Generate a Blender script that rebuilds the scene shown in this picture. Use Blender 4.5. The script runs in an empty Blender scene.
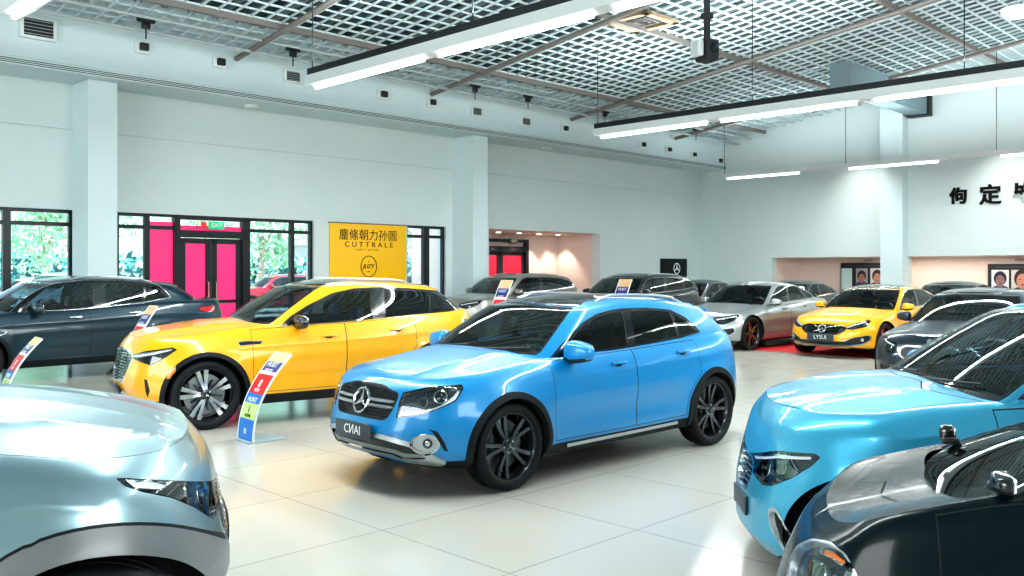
import bpy, bmesh, math, random
import numpy as np
from mathutils import Vector, Matrix, Euler
random.seed(7)
SC = bpy.context.scene
COL = SC.collection
PI = math.pi
F, CX, HY, EYE = 893.0, 512.0, 270.0, 1.73

# ---------------------------------------------------------------- materials
def newmat(name):
    m = bpy.data.materials.new(name); m.use_nodes = True
    nt = m.node_tree; nt.nodes.clear()
    out = nt.nodes.new('ShaderNodeOutputMaterial')
    return m, nt, out
def pbr(name, col, rough=0.5, metal=0.0, coat=0.0, emit=None, es=0.0, bump=None, spec=0.5, var=None, coatr=0.03):
    m, nt, out = newmat(name)
    b = nt.nodes.new('ShaderNodeBsdfPrincipled')
    b.inputs['Base Color'].default_value = (*col, 1)
    b.inputs['Roughness'].default_value = rough
    b.inputs['Metallic'].default_value = metal
    b.inputs['Coat Weight'].default_value = coat
    b.inputs['Coat Roughness'].default_value = coatr
    b.inputs['Specular IOR Level'].default_value = spec
    if emit:
        b.inputs['Emission Color'].default_value = (*emit, 1); b.inputs['Emission Strength'].default_value = es
    if var:
        sc, amt = var
        tc = nt.nodes.new('ShaderNodeTexCoord'); n = nt.nodes.new('ShaderNodeTexNoise'); n.inputs['Scale'].default_value = sc
        n.inputs['Detail'].default_value = 4
        mx = nt.nodes.new('ShaderNodeMix'); mx.data_type = 'RGBA'
        mx.inputs[6].default_value = (*[c * (1 - amt) for c in col], 1); mx.inputs[7].default_value = (*[min(1, c * (1 + amt)) for c in col], 1)
        nt.links.new(tc.outputs['Object'], n.inputs['Vector']); nt.links.new(n.outputs['Fac'], mx.inputs[0]); nt.links.new(mx.outputs[2], b.inputs['Base Color'])
    if bump:
        sc, st = bump
        tc = nt.nodes.new('ShaderNodeTexCoord'); n = nt.nodes.new('ShaderNodeTexNoise'); n.inputs['Scale'].default_value = sc
        bp = nt.nodes.new('ShaderNodeBump'); bp.inputs['Strength'].default_value = st
        nt.links.new(tc.outputs['Object'], n.inputs['Vector']); nt.links.new(n.outputs['Fac'], bp.inputs['Height']); nt.links.new(bp.outputs['Normal'], b.inputs['Normal'])
    nt.links.new(b.outputs[0], out.inputs[0])
    return m
def emis(name, col, s):
    m, nt, out = newmat(name)
    e = nt.nodes.new('ShaderNodeEmission'); e.inputs[0].default_value = (*col, 1); e.inputs[1].default_value = s
    nt.links.new(e.outputs[0], out.inputs[0]); return m
def glass(name, tint, refl=0.06, rough=0.0, edge=0.6):
    m, nt, out = newmat(name)
    t = nt.nodes.new('ShaderNodeBsdfTransparent'); t.inputs[0].default_value = (*tint, 1)
    g = nt.nodes.new('ShaderNodeBsdfGlossy'); g.inputs[0].default_value = (0.95, 1, 1, 1); g.inputs['Roughness'].default_value = rough
    lw = nt.nodes.new('ShaderNodeFresnel'); lw.inputs[0].default_value = 1.5
    ma = nt.nodes.new('ShaderNodeMath'); ma.operation = 'MULTIPLY_ADD'; ma.inputs[1].default_value = edge; ma.inputs[2].default_value = refl
    mx = nt.nodes.new('ShaderNodeMixShader')
    nt.links.new(lw.outputs[0], ma.inputs[0]); nt.links.new(ma.outputs[0], mx.inputs[0])
    nt.links.new(t.outputs[0], mx.inputs[1]); nt.links.new(g.outputs[0], mx.inputs[2]); nt.links.new(mx.outputs[0], out.inputs[0])
    return m
M = {}
M['black'] = pbr('black_plastic', (0.012, 0.014, 0.017), 0.45)
M['clad'] = pbr('black_cladding', (0.003, 0.007, 0.010), 0.5, spec=.3)
M['gap'] = pbr('shut_gap', (0.004, 0.006, 0.008), 0.8)
M['gloss'] = pbr('gloss_black', (0.006, 0.008, 0.010), 0.12, coat=1)
M['under'] = pbr('underbody_black', (0.006, 0.007, 0.009), 0.9)
M['tire'] = pbr('tire_rubber', (0.005, 0.007, 0.009), 0.6, spec=.3)
M['chrome'] = pbr('chrome', (0.82, 0.85, 0.87), 0.12, 1.0)
M['silver'] = pbr('satin_silver', (0.55, 0.60, 0.63), 0.32, 0.9)
M['rimdark'] = pbr('dark_alloy', (0.035, 0.042, 0.05), 0.25, 0.7, coat=.5)
M['rimcut'] = pbr('machined_alloy', (0.62, 0.66, 0.70), 0.22, 1.0)
M['rimgrey'] = pbr('grey_alloy', (0.07, 0.08, 0.095), 0.2, 0.9, coat=.5)
M['disc'] = pbr('brake_steel', (0.28, 0.30, 0.32), 0.35, 1.0)
M['glass'] = glass('dark_tint_glass', (0.24, 0.31, 0.33), .05)
M['wind'] = glass('windscreen_glass', (0.42, 0.54, 0.56), .06)
M['priv'] = glass('privacy_glass', (0.05, 0.065, 0.075), .05)
M['lens'] = glass('lamp_lens', (0.92, 0.96, 0.98), .05, edge=.8)
M['lampdark'] = pbr('lamp_housing', (0.045, 0.055, 0.065), 0.22, 0.9)
M['lampchrome'] = pbr('lamp_reflector', (0.75, 0.8, 0.83), 0.14, 1.0)
M['drl'] = pbr('lamp_strip', (0.85, 0.9, 0.92), 0.25, 0.2, emit=(0.9, 0.97, 1), es=0.25)
M['redlens'] = pbr('red_lens', (0.55, 0.008, 0.012), 0.12, coat=1, emit=(1, .02, .02), es=0.08)
M['orange'] = pbr('orange_reflector', (0.9, 0.22, 0.01), 0.2, coat=1, emit=(1, .3, .02), es=.1)
M['cabin'] = pbr('cabin_trim', (0.012, 0.015, 0.018), 0.7)
M['seat'] = pbr('seat_leather', (0.035, 0.042, 0.05), 0.5)
M['seatblue'] = pbr('seat_blue', (0.03, 0.10, 0.25), 0.55)
M['plate'] = pbr('plate_dark', (0.035, 0.05, 0.065), 0.4)
M['ink_w'] = pbr('white_ink', (0.82, 0.85, 0.86), 0.5, emit=(.8, .85, .88), es=.12)
M['white'] = pbr('white_plastic', (0.78, 0.80, 0.80), 0.4)
def paint(name, col, metal=0.0, rough=0.35, coat=.75):
    return pbr(name, col, rough, metal, coat, coatr=0.02)

# ---------------------------------------------------------------- objects
def link(name, me, parent=None, mats=()):
    o = bpy.data.objects.new(name, me); COL.objects.link(o)
    for m in mats:
        me.materials.append(m)
    if parent is not None: o.parent = parent
    return o
def empty(name, loc, rz=0.0):
    o = bpy.data.objects.new(name, None); COL.objects.link(o); o.location = loc; o.rotation_euler = (0, 0, rz); o.empty_display_size = .2
    return o
def tag(o, label=None, cat=None, group=None, kind=None):
    if label: o['label'] = label
    if cat: o['category'] = cat
    if group: o['group'] = group
    if kind: o['kind'] = kind
    return o
class MB:
    """collects simple solids into ONE mesh"""
    def __init__(s): s.v = []; s.f = []; s.mi = []; s.sm = []; s.cur = 0
    def mat(s, i): s.cur = i; return s
    def add(s, vs, fs, smooth=False):
        n = len(s.v); s.v += [tuple(p) for p in vs]
        for f in fs:
            s.f.append([i + n for i in f]); s.mi.append(s.cur); s.sm.append(smooth)
        return s
    def box(s, c, d, rz=0.0, mtx=None):
        x, y, z = d[0] / 2, d[1] / 2, d[2] / 2
        p = [Vector((a, b, e)) for e in (-z, z) for a, b in ((-x, -y), (x, -y), (x, y), (-x, y))]
        if rz: R = Matrix.Rotation(rz, 3, 'Z'); p = [R @ q for q in p]
        if mtx is not None: p = [mtx @ q for q in p]
        p = [q + Vector(c) for q in p]
        return s.add(p, [(3, 2, 1, 0), (4, 5, 6, 7), (0, 1, 5, 4), (1, 2, 6, 5), (2, 3, 7, 6), (3, 0, 4, 7)])
    def rbox(s, c, d, r=0.01, mtx=None):
        bm = bmesh.new(); bmesh.ops.create_cube(bm, size=1)
        for v in bm.verts: v.co = Vector((v.co.x * d[0], v.co.y * d[1], v.co.z * d[2]))
        bmesh.ops.bevel(bm, geom=list(bm.edges), offset=min(r, min(d) * .45), segments=3, affect='EDGES', profile=.5)
        bm.verts.ensure_lookup_table()
        vs = [(mtx @ v.co if mtx is not None else v.co) + Vector(c) for v in bm.verts]
        fs = [[v.index for v in f.verts] for f in bm.faces]; bm.free()
        return s.add(vs, fs, True)
    def tube(s, pts, r, n=8, cap=True, closed=False):
        pts = [Vector(p) for p in pts]; rs = r if isinstance(r, (list, tuple)) else [r] * len(pts)
        vs = []; fs = []
        up = None
        for i, p in enumerate(pts):
            a = pts[i - 1] if (i > 0 or closed) else p
            b = pts[(i + 1) % len(pts)] if (i < len(pts) - 1 or closed) else p
            t = (b - a).normalized() if (b - a).length > 1e-9 else Vector((0, 0, 1))
            if up is None:
                up = Vector((0, 0, 1)) if abs(t.z) < .9 else Vector((1, 0, 0))
            sd = t.cross(up)
            if sd.length < 1e-6: sd = t.orthogonal()
            sd.normalize(); u2 = sd.cross(t).normalized(); up = u2
            for k in range(n):
                an = 2 * PI * k / n
                vs.append(p + sd * (math.cos(an) * rs[i]) + u2 * (math.sin(an) * rs[i]))
        L = len(pts)
        for i in range(L if closed else L - 1):
            j = (i + 1) % L
            for k in range(n):
                fs.append((i * n + k, i * n + (k + 1) % n, j * n + (k + 1) % n, j * n + k))
        if cap and not closed:
            fs.append(tuple(range(n - 1, -1, -1))); fs.append(tuple(range((L - 1) * n, L * n)))
        return s.add(vs, fs, True)
    def lathe(s, prof, n=32, axis='y', c=(0, 0, 0), closed=False):
        vs = []; fs = []
        for (a, r) in prof:
            for k in range(n):
                t = 2 * PI * k / n
                if axis == 'y': p = (r * math.cos(t), a, r * math.sin(t))
                elif axis == 'x': p = (a, r * math.cos(t), r * math.sin(t))
                else: p = (r * math.cos(t), r * math.sin(t), a)
                vs.append((p[0] + c[0], p[1] + c[1], p[2] + c[2]))
        L = len(prof)
        for i in range(L if closed else L - 1):
            j = (i + 1) % L
            for k in range(n):
                q = (i * n + k, j * n + k, j * n + (k + 1) % n, i * n + (k + 1) % n)
                fs.append(q if axis == 'y' else q[::-1])
        return s.add(vs, fs, True)
    def prism(s, poly, t, mtx):
        """poly 2D in local xy, extruded t along local z"""
        n = len(poly)
        vs = [mtx @ Vector((p[0], p[1], 0)) for p in poly] + [mtx @ Vector((p[0], p[1], t)) for p in poly]
        fs = [tuple(range(n - 1, -1, -1)), tuple(range(n, 2 * n))] + [(i, (i + 1) % n, (i + 1) % n + n, i + n) for i in range(n)]
        return s.add(vs, fs)
    def mesh(s, name, auto=None):
        me = bpy.data.meshes.new(name); me.from_pydata(s.v, [], s.f)
        me.polygons.foreach_set('material_index', s.mi); me.polygons.foreach_set('use_smooth', s.sm)
        me.update()
        if auto is not None: me.set_sharp_from_angle(angle=auto)
        return me
    def build(s, name, mats, parent=None, auto=0.6):
        if not isinstance(mats, (list, tuple)): mats = [mats]
        return link(name, s.mesh(name, auto), parent, mats)
_fontmesh = {}
def text_mesh(body, size, ext=0.0, off=0.0):
    k = (body, size, ext, off)
    if k in _fontmesh: return _fontmesh[k].copy()
    cu = bpy.data.curves.new('lettering', 'FONT'); cu.body = body; cu.size = size; cu.extrude = ext; cu.offset = off
    cu.align_x = 'CENTER'; cu.align_y = 'CENTER'; cu.resolution_u = 3
    o = bpy.data.objects.new('lettering_tmp', cu); COL.objects.link(o)
    dg = bpy.context.evaluated_depsgraph_get()
    me = bpy.data.meshes.new_from_object(o.evaluated_get(dg))
    bpy.data.objects.remove(o); bpy.data.curves.remove(cu)
    me.materials.clear(); me.name = 'lettering'
    _fontmesh[k] = me
    return me.copy()
def text(name, body, size, mtx, mat, parent=None, ext=0.0, sx=1.0, shear=0.0):
    me = text_mesh(body, size, ext)
    S = Matrix(((sx, shear, 0, 0), (0, 1, 0, 0), (0, 0, 1, 0), (0, 0, 0, 1)))
    me.transform(mtx @ S)
    return link(name, me, parent, [mat])

# ---------------------------------------------------------------- splines
def spl(pts):
    """monotone cubic through points given in any x order"""
    p = sorted(pts); X = np.array([a for a, b in p], float); Y = np.array([b for a, b in p], float)
    h = np.diff(X); d = np.diff(Y) / h; m = np.zeros(len(X))
    if len(X) == 2: m[:] = d[0]
    else:
        m[0] = d[0]; m[-1] = d[-1]
        for i in range(1, len(X) - 1):
            if d[i - 1] * d[i] > 0:
                w1 = 2 * h[i] + h[i - 1]; w2 = h[i] + 2 * h[i - 1]
                m[i] = (w1 + w2) / (w1 / d[i - 1] + w2 / d[i])
    def f(x):
        x = np.clip(np.asarray(x, float), X[0], X[-1])
        i = np.clip(np.searchsorted(X, x) - 1, 0, len(X) - 2)
        t = (x - X[i]) / h[i]; t2 = t * t; t3 = t2 * t
        return (2 * t3 - 3 * t2 + 1) * Y[i] + (t3 - 2 * t2 + t) * h[i] * m[i] + (3 * t2 - 2 * t3) * Y[i + 1] + (t3 - t2) * h[i] * m[i + 1]
    return f
def sstep(a, b, x):
    t = np.clip((x - a) / (b - a), 0, 1); return t * t * (3 - 2 * t)
def sup_table(n, L, W):
    ph = np.linspace(0, PI / 2, 1500)
    c = np.cos(ph).clip(0) ** (2 / n); s = np.sin(ph).clip(0) ** (2 / n)
    d = np.concatenate([[0], np.cumsum(np.hypot(np.diff(c * L), np.diff(s * W)))])
    d /= d[-1]
    return d, c, s
# ---------------------------------------------------------------- surfaces
class Surf:
    def loop(s, t, tabF, tabR, xf, xfs, xr, xrs):
        t = np.abs(t)
        a = np.clip(t, 0, 1); cF = np.interp(a, tabF[0], tabF[1]); sF = np.interp(a, tabF[0], tabF[2])
        b = np.clip(3 - t, 0, 1); cR = np.interp(b, tabR[0], tabR[1]); sR = np.interp(b, tabR[0], tabR[2])
        mid = np.clip(t - 1, 0, 1)
        x = np.where(t < 1, xfs + (xf - xfs) * cF, np.where(t < 2, xfs + (xrs - xfs) * mid, xrs + (xr - xrs) * cR))
        w = np.where(t < 1, sF, np.where(t < 2, 1.0, sR))
        return x, w
    def P(s, t, v):
        t = np.asarray(t, float); v = np.asarray(v, float)
        neg = (t < 0) | (t > 3)
        t = np.where(t > 3, 6 - t, np.abs(t))
        p = s.eval(t, v)
        p[..., 1] = np.where(neg, -p[..., 1], p[..., 1])
        return p
    def N(s, t, v):
        e = 2e-3; eb = 4e-3
        vm = np.minimum(v, 2 - eb)
        dt = s.P(t + e, vm) - s.P(t - e, vm)
        dv = s.P(t, vm + eb) - s.P(t, vm - eb)
        n = np.cross(dt, dv)
        l = np.linalg.norm(n, axis=-1, keepdims=True)
        n = np.where(l > 1e-12, n / np.maximum(l, 1e-12), np.array([0, 0, 1.0]))
        # outward: from the body axis
        p = s.P(t, vm)
        ctr = np.stack([np.clip(p[..., 0], s.axis[0], s.axis[1]), 0 * p[..., 1], 0 * p[..., 2] + s.axis[2]], -1)
        sg = np.sign(((p - ctr) * n).sum(-1, keepdims=True)); sg[sg == 0] = 1
        return n * s.sgn0(sg)
    def sgn0(s, sg): return sg
    def proj(s, p, view):
        if view == 'xz': return p[..., [0, 2]]
        if view == 'yz': return p[..., [1, 2]]
        if view == 'cn': return np.stack([p[..., 1] + s.car.g['xN'] - p[..., 0], p[..., 2]], -1)
        if view == 'px':
            c, sn = math.cos(s.car.rz), math.sin(s.car.rz)
            py = p[..., 1] * s.car.mir
            X = s.car.loc[0] + p[..., 0] * c - py * sn; Y = s.car.loc[1] + p[..., 0] * sn + py * c
            return np.stack([CX + F * X / Y, HY + F * (EYE - p[..., 2]) / Y], -1)
    def ready(s, view, reg):
        k = (view, reg)
        if k not in s.cache:
            t0, t1, v0, v1 = reg
            T, V = np.meshgrid(np.linspace(t0, t1, 240), np.linspace(v0, v1, 110), indexing='ij')
            p = s.P(T, V); n = s.N(T, V); q = s.proj(p, view)
            if view == 'px':
                c, sn = math.cos(s.car.rz), math.sin(s.car.rz)
                cl = np.array([(-s.car.loc[0]) * c + (-s.car.loc[1]) * sn, (s.car.loc[0] * sn - s.car.loc[1] * c) * s.car.mir, EYE])
                ok = ((cl - p) * n).sum(-1) > 0
            elif view == 'xz': ok = n[..., 1] > -0.2
            elif view == 'yz': ok = (n[..., 0] > -.2) if t1 <= 2 else (n[..., 0] < .2)
            else: ok = np.ones(T.shape, bool)
            q = np.where(ok[..., None], q, 1e9)
            s.cache[k] = (T.ravel(), V.ravel(), q.reshape(-1, 2))
        return s.cache[k]
    def inv(s, pts, view, reg=(0, 3, 0, 1)):
        T, V, Q = s.ready(view, reg); P0 = np.array(pts, float)
        ix = np.array([int(np.argmin(((Q - p) ** 2).sum(1))) for p in P0]); t = T[ix].astype(float); v = V[ix].astype(float)
        for _ in range(7):
            q = s.proj(s.P(t, v), view); e = P0 - q
            dt = (s.proj(s.P(t + 1e-3, v), view) - q) / 1e-3; dv = (s.proj(s.P(t, v + 1e-3), view) - q) / 1e-3
            a, b, d = (dt * dt).sum(1), (dt * dv).sum(1), (dv * dv).sum(1); lam = 1e-9 * (a + d); a = a + lam; d = d + lam
            r1, r2 = (dt * e).sum(1), (dv * e).sum(1); det = a * d - b * b; det = np.where(np.abs(det) < 1e-18, 1e-18, det)
            t = np.clip(t + np.clip((d * r1 - b * r2) / det, -.05, .05), reg[0], reg[1]); v = np.clip(v + np.clip((a * r2 - b * r1) / det, -.05, .05), reg[2], reg[3])
        return [(float(x), float(y)) for x, y in zip(t, v)]
def inset(poly, d):
    """positive d shrinks"""
    n = len(poly); A = sum(poly[i][0] * poly[(i + 1) % n][1] - poly[(i + 1) % n][0] * poly[i][1] for i in range(n))
    sg = 1 if A > 0 else -1; out = []
    for i in range(n):
        p0, p1, p2 = map(lambda k: np.array(poly[k % n], float), (i - 1, i, i + 1))
        a = p1 - p0; b = p2 - p1; a /= np.linalg.norm(a) + 1e-12; b /= np.linalg.norm(b) + 1e-12
        na = np.array([-a[1], a[0]]) * sg; nb = np.array([-b[1], b[0]]) * sg
        m = na + nb; l = np.linalg.norm(m); m = na if l < 1e-6 else m / l
        k = d / max(0.45, float(m @ na))
        out.append(tuple(p1 + m * k))
    return out
def rounded(poly, it=2):
    for _ in range(it):
        o = []
        for i in range(len(poly)):
            a = np.array(poly[i]); b = np.array(poly[(i + 1) % len(poly)])
            o += [tuple(a * .75 + b * .25), tuple(a * .25 + b * .75)]
        poly = o
    return poly
def rcorner(poly, r=0.02, k=3):
    n = len(poly); o = []
    for i in range(n):
        a, b, c = map(lambda j: np.array(poly[j % n], float), (i - 1, i, i + 1))
        u = a - b; w = c - b; lu = np.linalg.norm(u); lw = np.linalg.norm(w); q = min(r, lu * .45, lw * .45)
        p0 = b + u / max(lu, 1e-9) * q; p2 = b + w / max(lw, 1e-9) * q
        for j in range(k + 1):
            t = j / k; o.append(tuple((1 - t) ** 2 * p0 + 2 * t * (1 - t) * b + t * t * p2))
    return o
def densify(poly, d):
    o = []
    for i in range(len(poly)):
        a = np.array(poly[i], float); b = np.array(poly[(i + 1) % len(poly)], float)
        k = max(1, int(np.linalg.norm(b - a) / d)); o += [tuple(a + (b - a) * j / k) for j in range(k)]
    return o
def clip_half(poly):
    """keep y>=0 (first coordinate)"""
    o = []
    n = len(poly)
    for i in range(n):
        a = poly[i]; b = poly[(i + 1) % n]
        if a[0] >= 0: o.append(a)
        if (a[0] >= 0) != (b[0] >= 0):
            t = a[0] / (a[0] - b[0]); o.append((0.0, a[1] + (b[1] - a[1]) * t))
    return o
def inpoly(P, poly):
    x, y = P[:, 0], P[:, 1]; r = np.zeros(len(P), bool); q = np.array(poly); n = len(q)
    for i in range(n):
        x1, y1 = q[i]; x2, y2 = q[(i + 1) % n]
        if y1 == y2: continue
        c = (y1 > y) != (y2 > y)
        r ^= c & (x < (x2 - x1) * (y - y1) / (y2 - y1) + x1)
    return r
def segdist(P, poly):
    q = np.array(poly); d = np.full(len(P), 1e9)
    for i in range(len(q)):
        a = q[i]; b = q[(i + 1) % len(q)]; ab = b - a; L = ab @ ab
        if L < 1e-16: continue
        t = np.clip(((P - a) @ ab) / L, 0, 1); c = a + t[:, None] * ab
        d = np.minimum(d, np.hypot(*(P - c).T))
    return d
class Panels:
    """domain mesh of a Surf that can be cut into parts along outlines"""
    def __init__(s, surf, tg, vg):
        s.surf = surf; s.bm = bmesh.new(); s.lay = s.bm.faces.layers.int.new('part')
        vs = [[s.bm.verts.new((t, v, 0)) for v in vg] for t in tg]
        for i in range(len(tg) - 1):
            for j in range(len(vg) - 1):
                s.bm.faces.new((vs[i][j], vs[i + 1][j], vs[i + 1][j + 1], vs[i][j + 1]))
        s.n = 0; s.info = {0: dict(name='body')}
    def _cut(s, poly):
        q = np.array(poly); lo = q.min(0) - .02; hi = q.max(0) + .02
        loc = []
        for f in s.bm.faces:
            c = [v.co for v in f.verts]
            x0 = min(a.x for a in c); x1 = max(a.x for a in c); y0 = min(a.y for a in c); y1 = max(a.y for a in c)
            if x1 > lo[0] and x0 < hi[0] and y1 > lo[1] and y0 < hi[1]: loc.append((f, x0, x1, y0, y1))
        n = len(poly)
        for i in range(n):
            a = q[i]; b = q[(i + 1) % n]; d = b - a
            if d @ d < 1e-12: continue
            e = 1e-4
            x0, x1 = min(a[0], b[0]) - e, max(a[0], b[0]) + e; y0, y1 = min(a[1], b[1]) - e, max(a[1], b[1]) + e
            hit = []; rest = []
            for L in loc:
                if L[2] > x0 and L[1] < x1 and L[4] > y0 and L[3] < y1: hit.append(L)
                else: rest.append(L)
            if not hit: continue
            fs = [h[0] for h in hit]; es = {ed for f in fs for ed in f.edges}; vv = {v for f in fs for v in f.verts}
            r = bmesh.ops.bisect_plane(s.bm, geom=fs + list(es) + list(vv), dist=1e-6, plane_co=(a[0], a[1], 0), plane_no=(-d[1], d[0], 0))
            nf = {g for g in r['geom'] if isinstance(g, bmesh.types.BMFace)}
            for f in fs:
                if f.is_valid: nf.add(f)
            for f in nf:
                c = [v.co for v in f.verts]
                rest.append((f, min(p.x for p in c), max(p.x for p in c), min(p.y for p in c), max(p.y for p in c)))
            loc = rest
        return [L[0] for L in loc if L[0].is_valid]
    def _assign(s, faces, poly, pid, only=None):
        if not faces: return 0
        c = np.array([f.calc_center_median()[:2] for f in faces]); m = inpoly(c, poly); k = 0
        for f, a in zip(faces, m):
            if a and (only is None or f[s.lay] in only): f[s.lay] = pid; k += 1
        return k
    def tv(s, poly, view, reg):
        if view == 'tv': return [tuple(p) for p in poly]
        r = s.surf.inv(poly, view, reg)
        if view == 'px' and getattr(s, 'ctr', False): r = [((-0.02 if a < .03 else a), b) for a, b in r]
        if view == 'yz': r = [((-0.02 if reg[0] < 1 else 3.02) if p[0] < 1.5e-3 else a, b) for p, (a, b) in zip(poly, r)]
        return r
    def part(s, name, poly, view='xz', reg=(0, 3, 0, 1), depth=0.0, border=0.0, rnd=0.0, dens=None, center=False, only=None, gapdepth=None, tvs=(2.0, .8)):
        """poly outline -> part id; a border strip of width `border` goes from the surface to `depth` under it"""
        s.n += 1; pid = s.n; bid = None
        P = poly
        if center: P = P + [(-a, b) for a, b in P[::-1] if abs(a) > 1e-6]
        if view == 'tv': P = [(a * tvs[0], b * tvs[1]) for a, b in P]
        def fin(Q):
            if rnd: Q = rcorner(Q, rnd)
            if dens: Q = densify(Q, dens)
            if center: Q = clip_half(Q)
            if view == 'tv': Q = [(a / tvs[0], b / tvs[1]) for a, b in Q]
            return s.tv(Q, view, reg)
        O = fin(P)
        fs = s._cut(O)
        inner = O
        if border:
            I = fin(inset(P, border)); bid = -pid - 1000
            s._assign(fs, O, bid, only)
            fs = s._cut(I); s._assign(fs, I, pid, [bid]); inner = I
        else: s._assign(fs, O, pid, only)
        s.info[pid] = dict(name=name, depth=depth, inner=inner)
        if bid is not None: s.info[bid] = dict(name=name + '_border', depth=depth, inner=inner, gap=gapdepth)
        return pid
    def hole(s, poly, view='xz', reg=(0, 3, 0, 1)):
        O = s.tv(poly, view, reg); fs = s._cut(O); s._assign(fs, O, -1); return O
    def get(s, ids, add=0.0):
        """arrays (verts, faces, normals, face part ids) of the faces of the given ids on the left side"""
        vm = {}; TV = []; FS = []; FI = []
        ids = set(ids)
        for f in s.bm.faces:
            k = f[s.lay]
            if k not in ids: continue
            row = []
            for v in f.verts:
                i = vm.get(v.index if False else v)
                if i is None: i = len(TV); vm[v] = i; TV.append((v.co.x, v.co.y))
                row.append(i)
            FS.append(row); FI.append(k)
        if not TV: return None
        TV = np.array(TV); t, v = TV[:, 0], TV[:, 1]
        Pp = s.surf.P(t, v); Nn = s.surf.N(t, v)
        D = np.zeros(len(TV)) + add
        for k in ids:
            inf = s.info.get(k, {})
            if inf.get('depth'):
                used = np.zeros(len(TV), bool)
                for row, fi in zip(FS, FI):
                    if fi == k: used[row] = True
                if k > 0: on = used
                else:
                    on = used & (inpoly(TV, inf['inner']) | (segdist(TV, inf['inner']) < 2e-5))
                D = np.where(on, add - inf['depth'], D)
        Pp = Pp + Nn * D[:, None]
        return Pp, FS, Nn, FI
def mesh_from(name, sets, mats, matof, smooth=True, both=False, side=1, custom=True):
    """sets: list of get() results; both -> left and right halves in one mesh"""
    V = []; Fc = []; N = []; MI = []
    for g in sets:
        if g is None: continue
        P, FS, Nn, FI = g
        for sg in ((1, -1) if both else (side,)):
            b = len(V); k = np.array([1, sg, 1])
            V += list(P * k); N += list(Nn * k)
            for row, fi in zip(FS, FI):
                r = [i + b for i in row]
                # orientation by comparing with the vertex normals
                Fc.append(r); MI.append(matof(fi))
    if not V: return None
    me = bpy.data.meshes.new(name)
    V = np.array(V); N = np.array(N)
    for i, r in enumerate(Fc):
        nn = np.zeros(3)
        for a in range(1, len(r) - 1): nn += np.cross(V[r[a]] - V[r[0]], V[r[a + 1]] - V[r[0]])
        if nn @ N[r].sum(0) < 0: Fc[i] = r[::-1]
    me.from_pydata(V.tolist(), [], Fc); me.update()
    me.polygons.foreach_set('material_index', MI); me.polygons.foreach_set('use_smooth', [smooth] * len(Fc))
    if custom: me.normals_split_custom_set_from_vertices(N.tolist())
    for m in mats: me.materials.append(m)
    return me
# ---------------------------------------------------------------- car surfaces
class Lower(Surf):
    def __init__(s, car):
        s.car = car; s.cache = {}; g = car.g
        s.axis = (g['xT'] + .9, g['xN'] - .9, .5)
        s.tF = sup_table(g['nF'], g['LF'], g['W']); s.tR = sup_table(g['nR'], g['LR'], g['W'])
        s.zs = spl(g['zs']); s.zb = spl(g['zb']); s.cr = spl(g['cr']); s.sec = spl(g['sec']); s.nose = spl(g['nose']); s.tail = spl(g['tail']); s.tap = spl(g['tap'])
    def eval(s, t, v):
        g = s.car.g; vs = np.minimum(v, 1.0); r = np.where(v > 1, 2 - v, 1.0)
        xf = g['xN'] - s.nose(vs); xr = g['xT'] + s.tail(vs)
        x, w = s.loop(t, s.tF, s.tR, xf, g['xN'] - g['LF'], xr, g['xT'] + g['LR'])
        y = w * g['W'] * s.sec(vs) * s.tap(x)
        zs = s.zs(x); zb = s.zb(x)
        crn = s.cr(x) * (1 - (w * r) ** 2)
        z = zb + vs * (zs - zb) + crn * sstep(.72, 1.0, vs)
        y = y * r
        # side relief
        side = sstep(.75, .98, w) * np.where(v > 1, r ** 6, 1.0)
        dy = 0 * x
        for xw in (g['WB'] / 2, -g['WB'] / 2):
            d = np.hypot(x - xw, z - g['Rw']) - g['Ra']
            dy = dy + g.get('flare', .022) * np.exp(-(np.clip(d, -.02, 9) / .09) ** 2) * sstep(-.1, .12, z - g['Rw'] + .25)
        for (xc, zc, sx, sz, a) in g.get('dents', ()):
            dy = dy + a * np.exp(-((x - xc) / sx) ** 4 - ((z - zc) / sz) ** 2)
        for (x0, z0, x1, z1, a, wd) in g.get('creases', ()):
            zl = z0 + (z1 - z0) * (x - x0) / (x1 - x0); lo, hi = min(x0, x1), max(x0, x1)
            fade = sstep(lo - .05, lo + .35, x) * (1 - sstep(hi - .35, hi + .05, x))
            dd = z - zl
            dy = dy + a * fade * np.where(dd > 0, np.exp(-dd / wd), np.exp(dd / (wd * .35)))
        y = y + dy * side
        top = (v > 1)
        dz = 0 * x
        for (x0, y0, x1, y1, a, wd) in g.get('hoodlines', ()):
            yl = y0 + (y1 - y0) * (x - x0) / (x1 - x0); lo, hi = min(x0, x1), max(x0, x1)
            fade = sstep(lo - .02, lo + .3, x) * (1 - sstep(hi - .2, hi + .05, x)); dd = np.abs(y) - yl
            dz = dz + a * fade * np.where(dd > 0, np.exp(-(dd / wd)), np.exp(dd / (wd * 3.0)))
        z = z + dz * np.where(top, sstep(0, .12, 1 - r), 0)
        return np.stack([x, y, z], -1)
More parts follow.
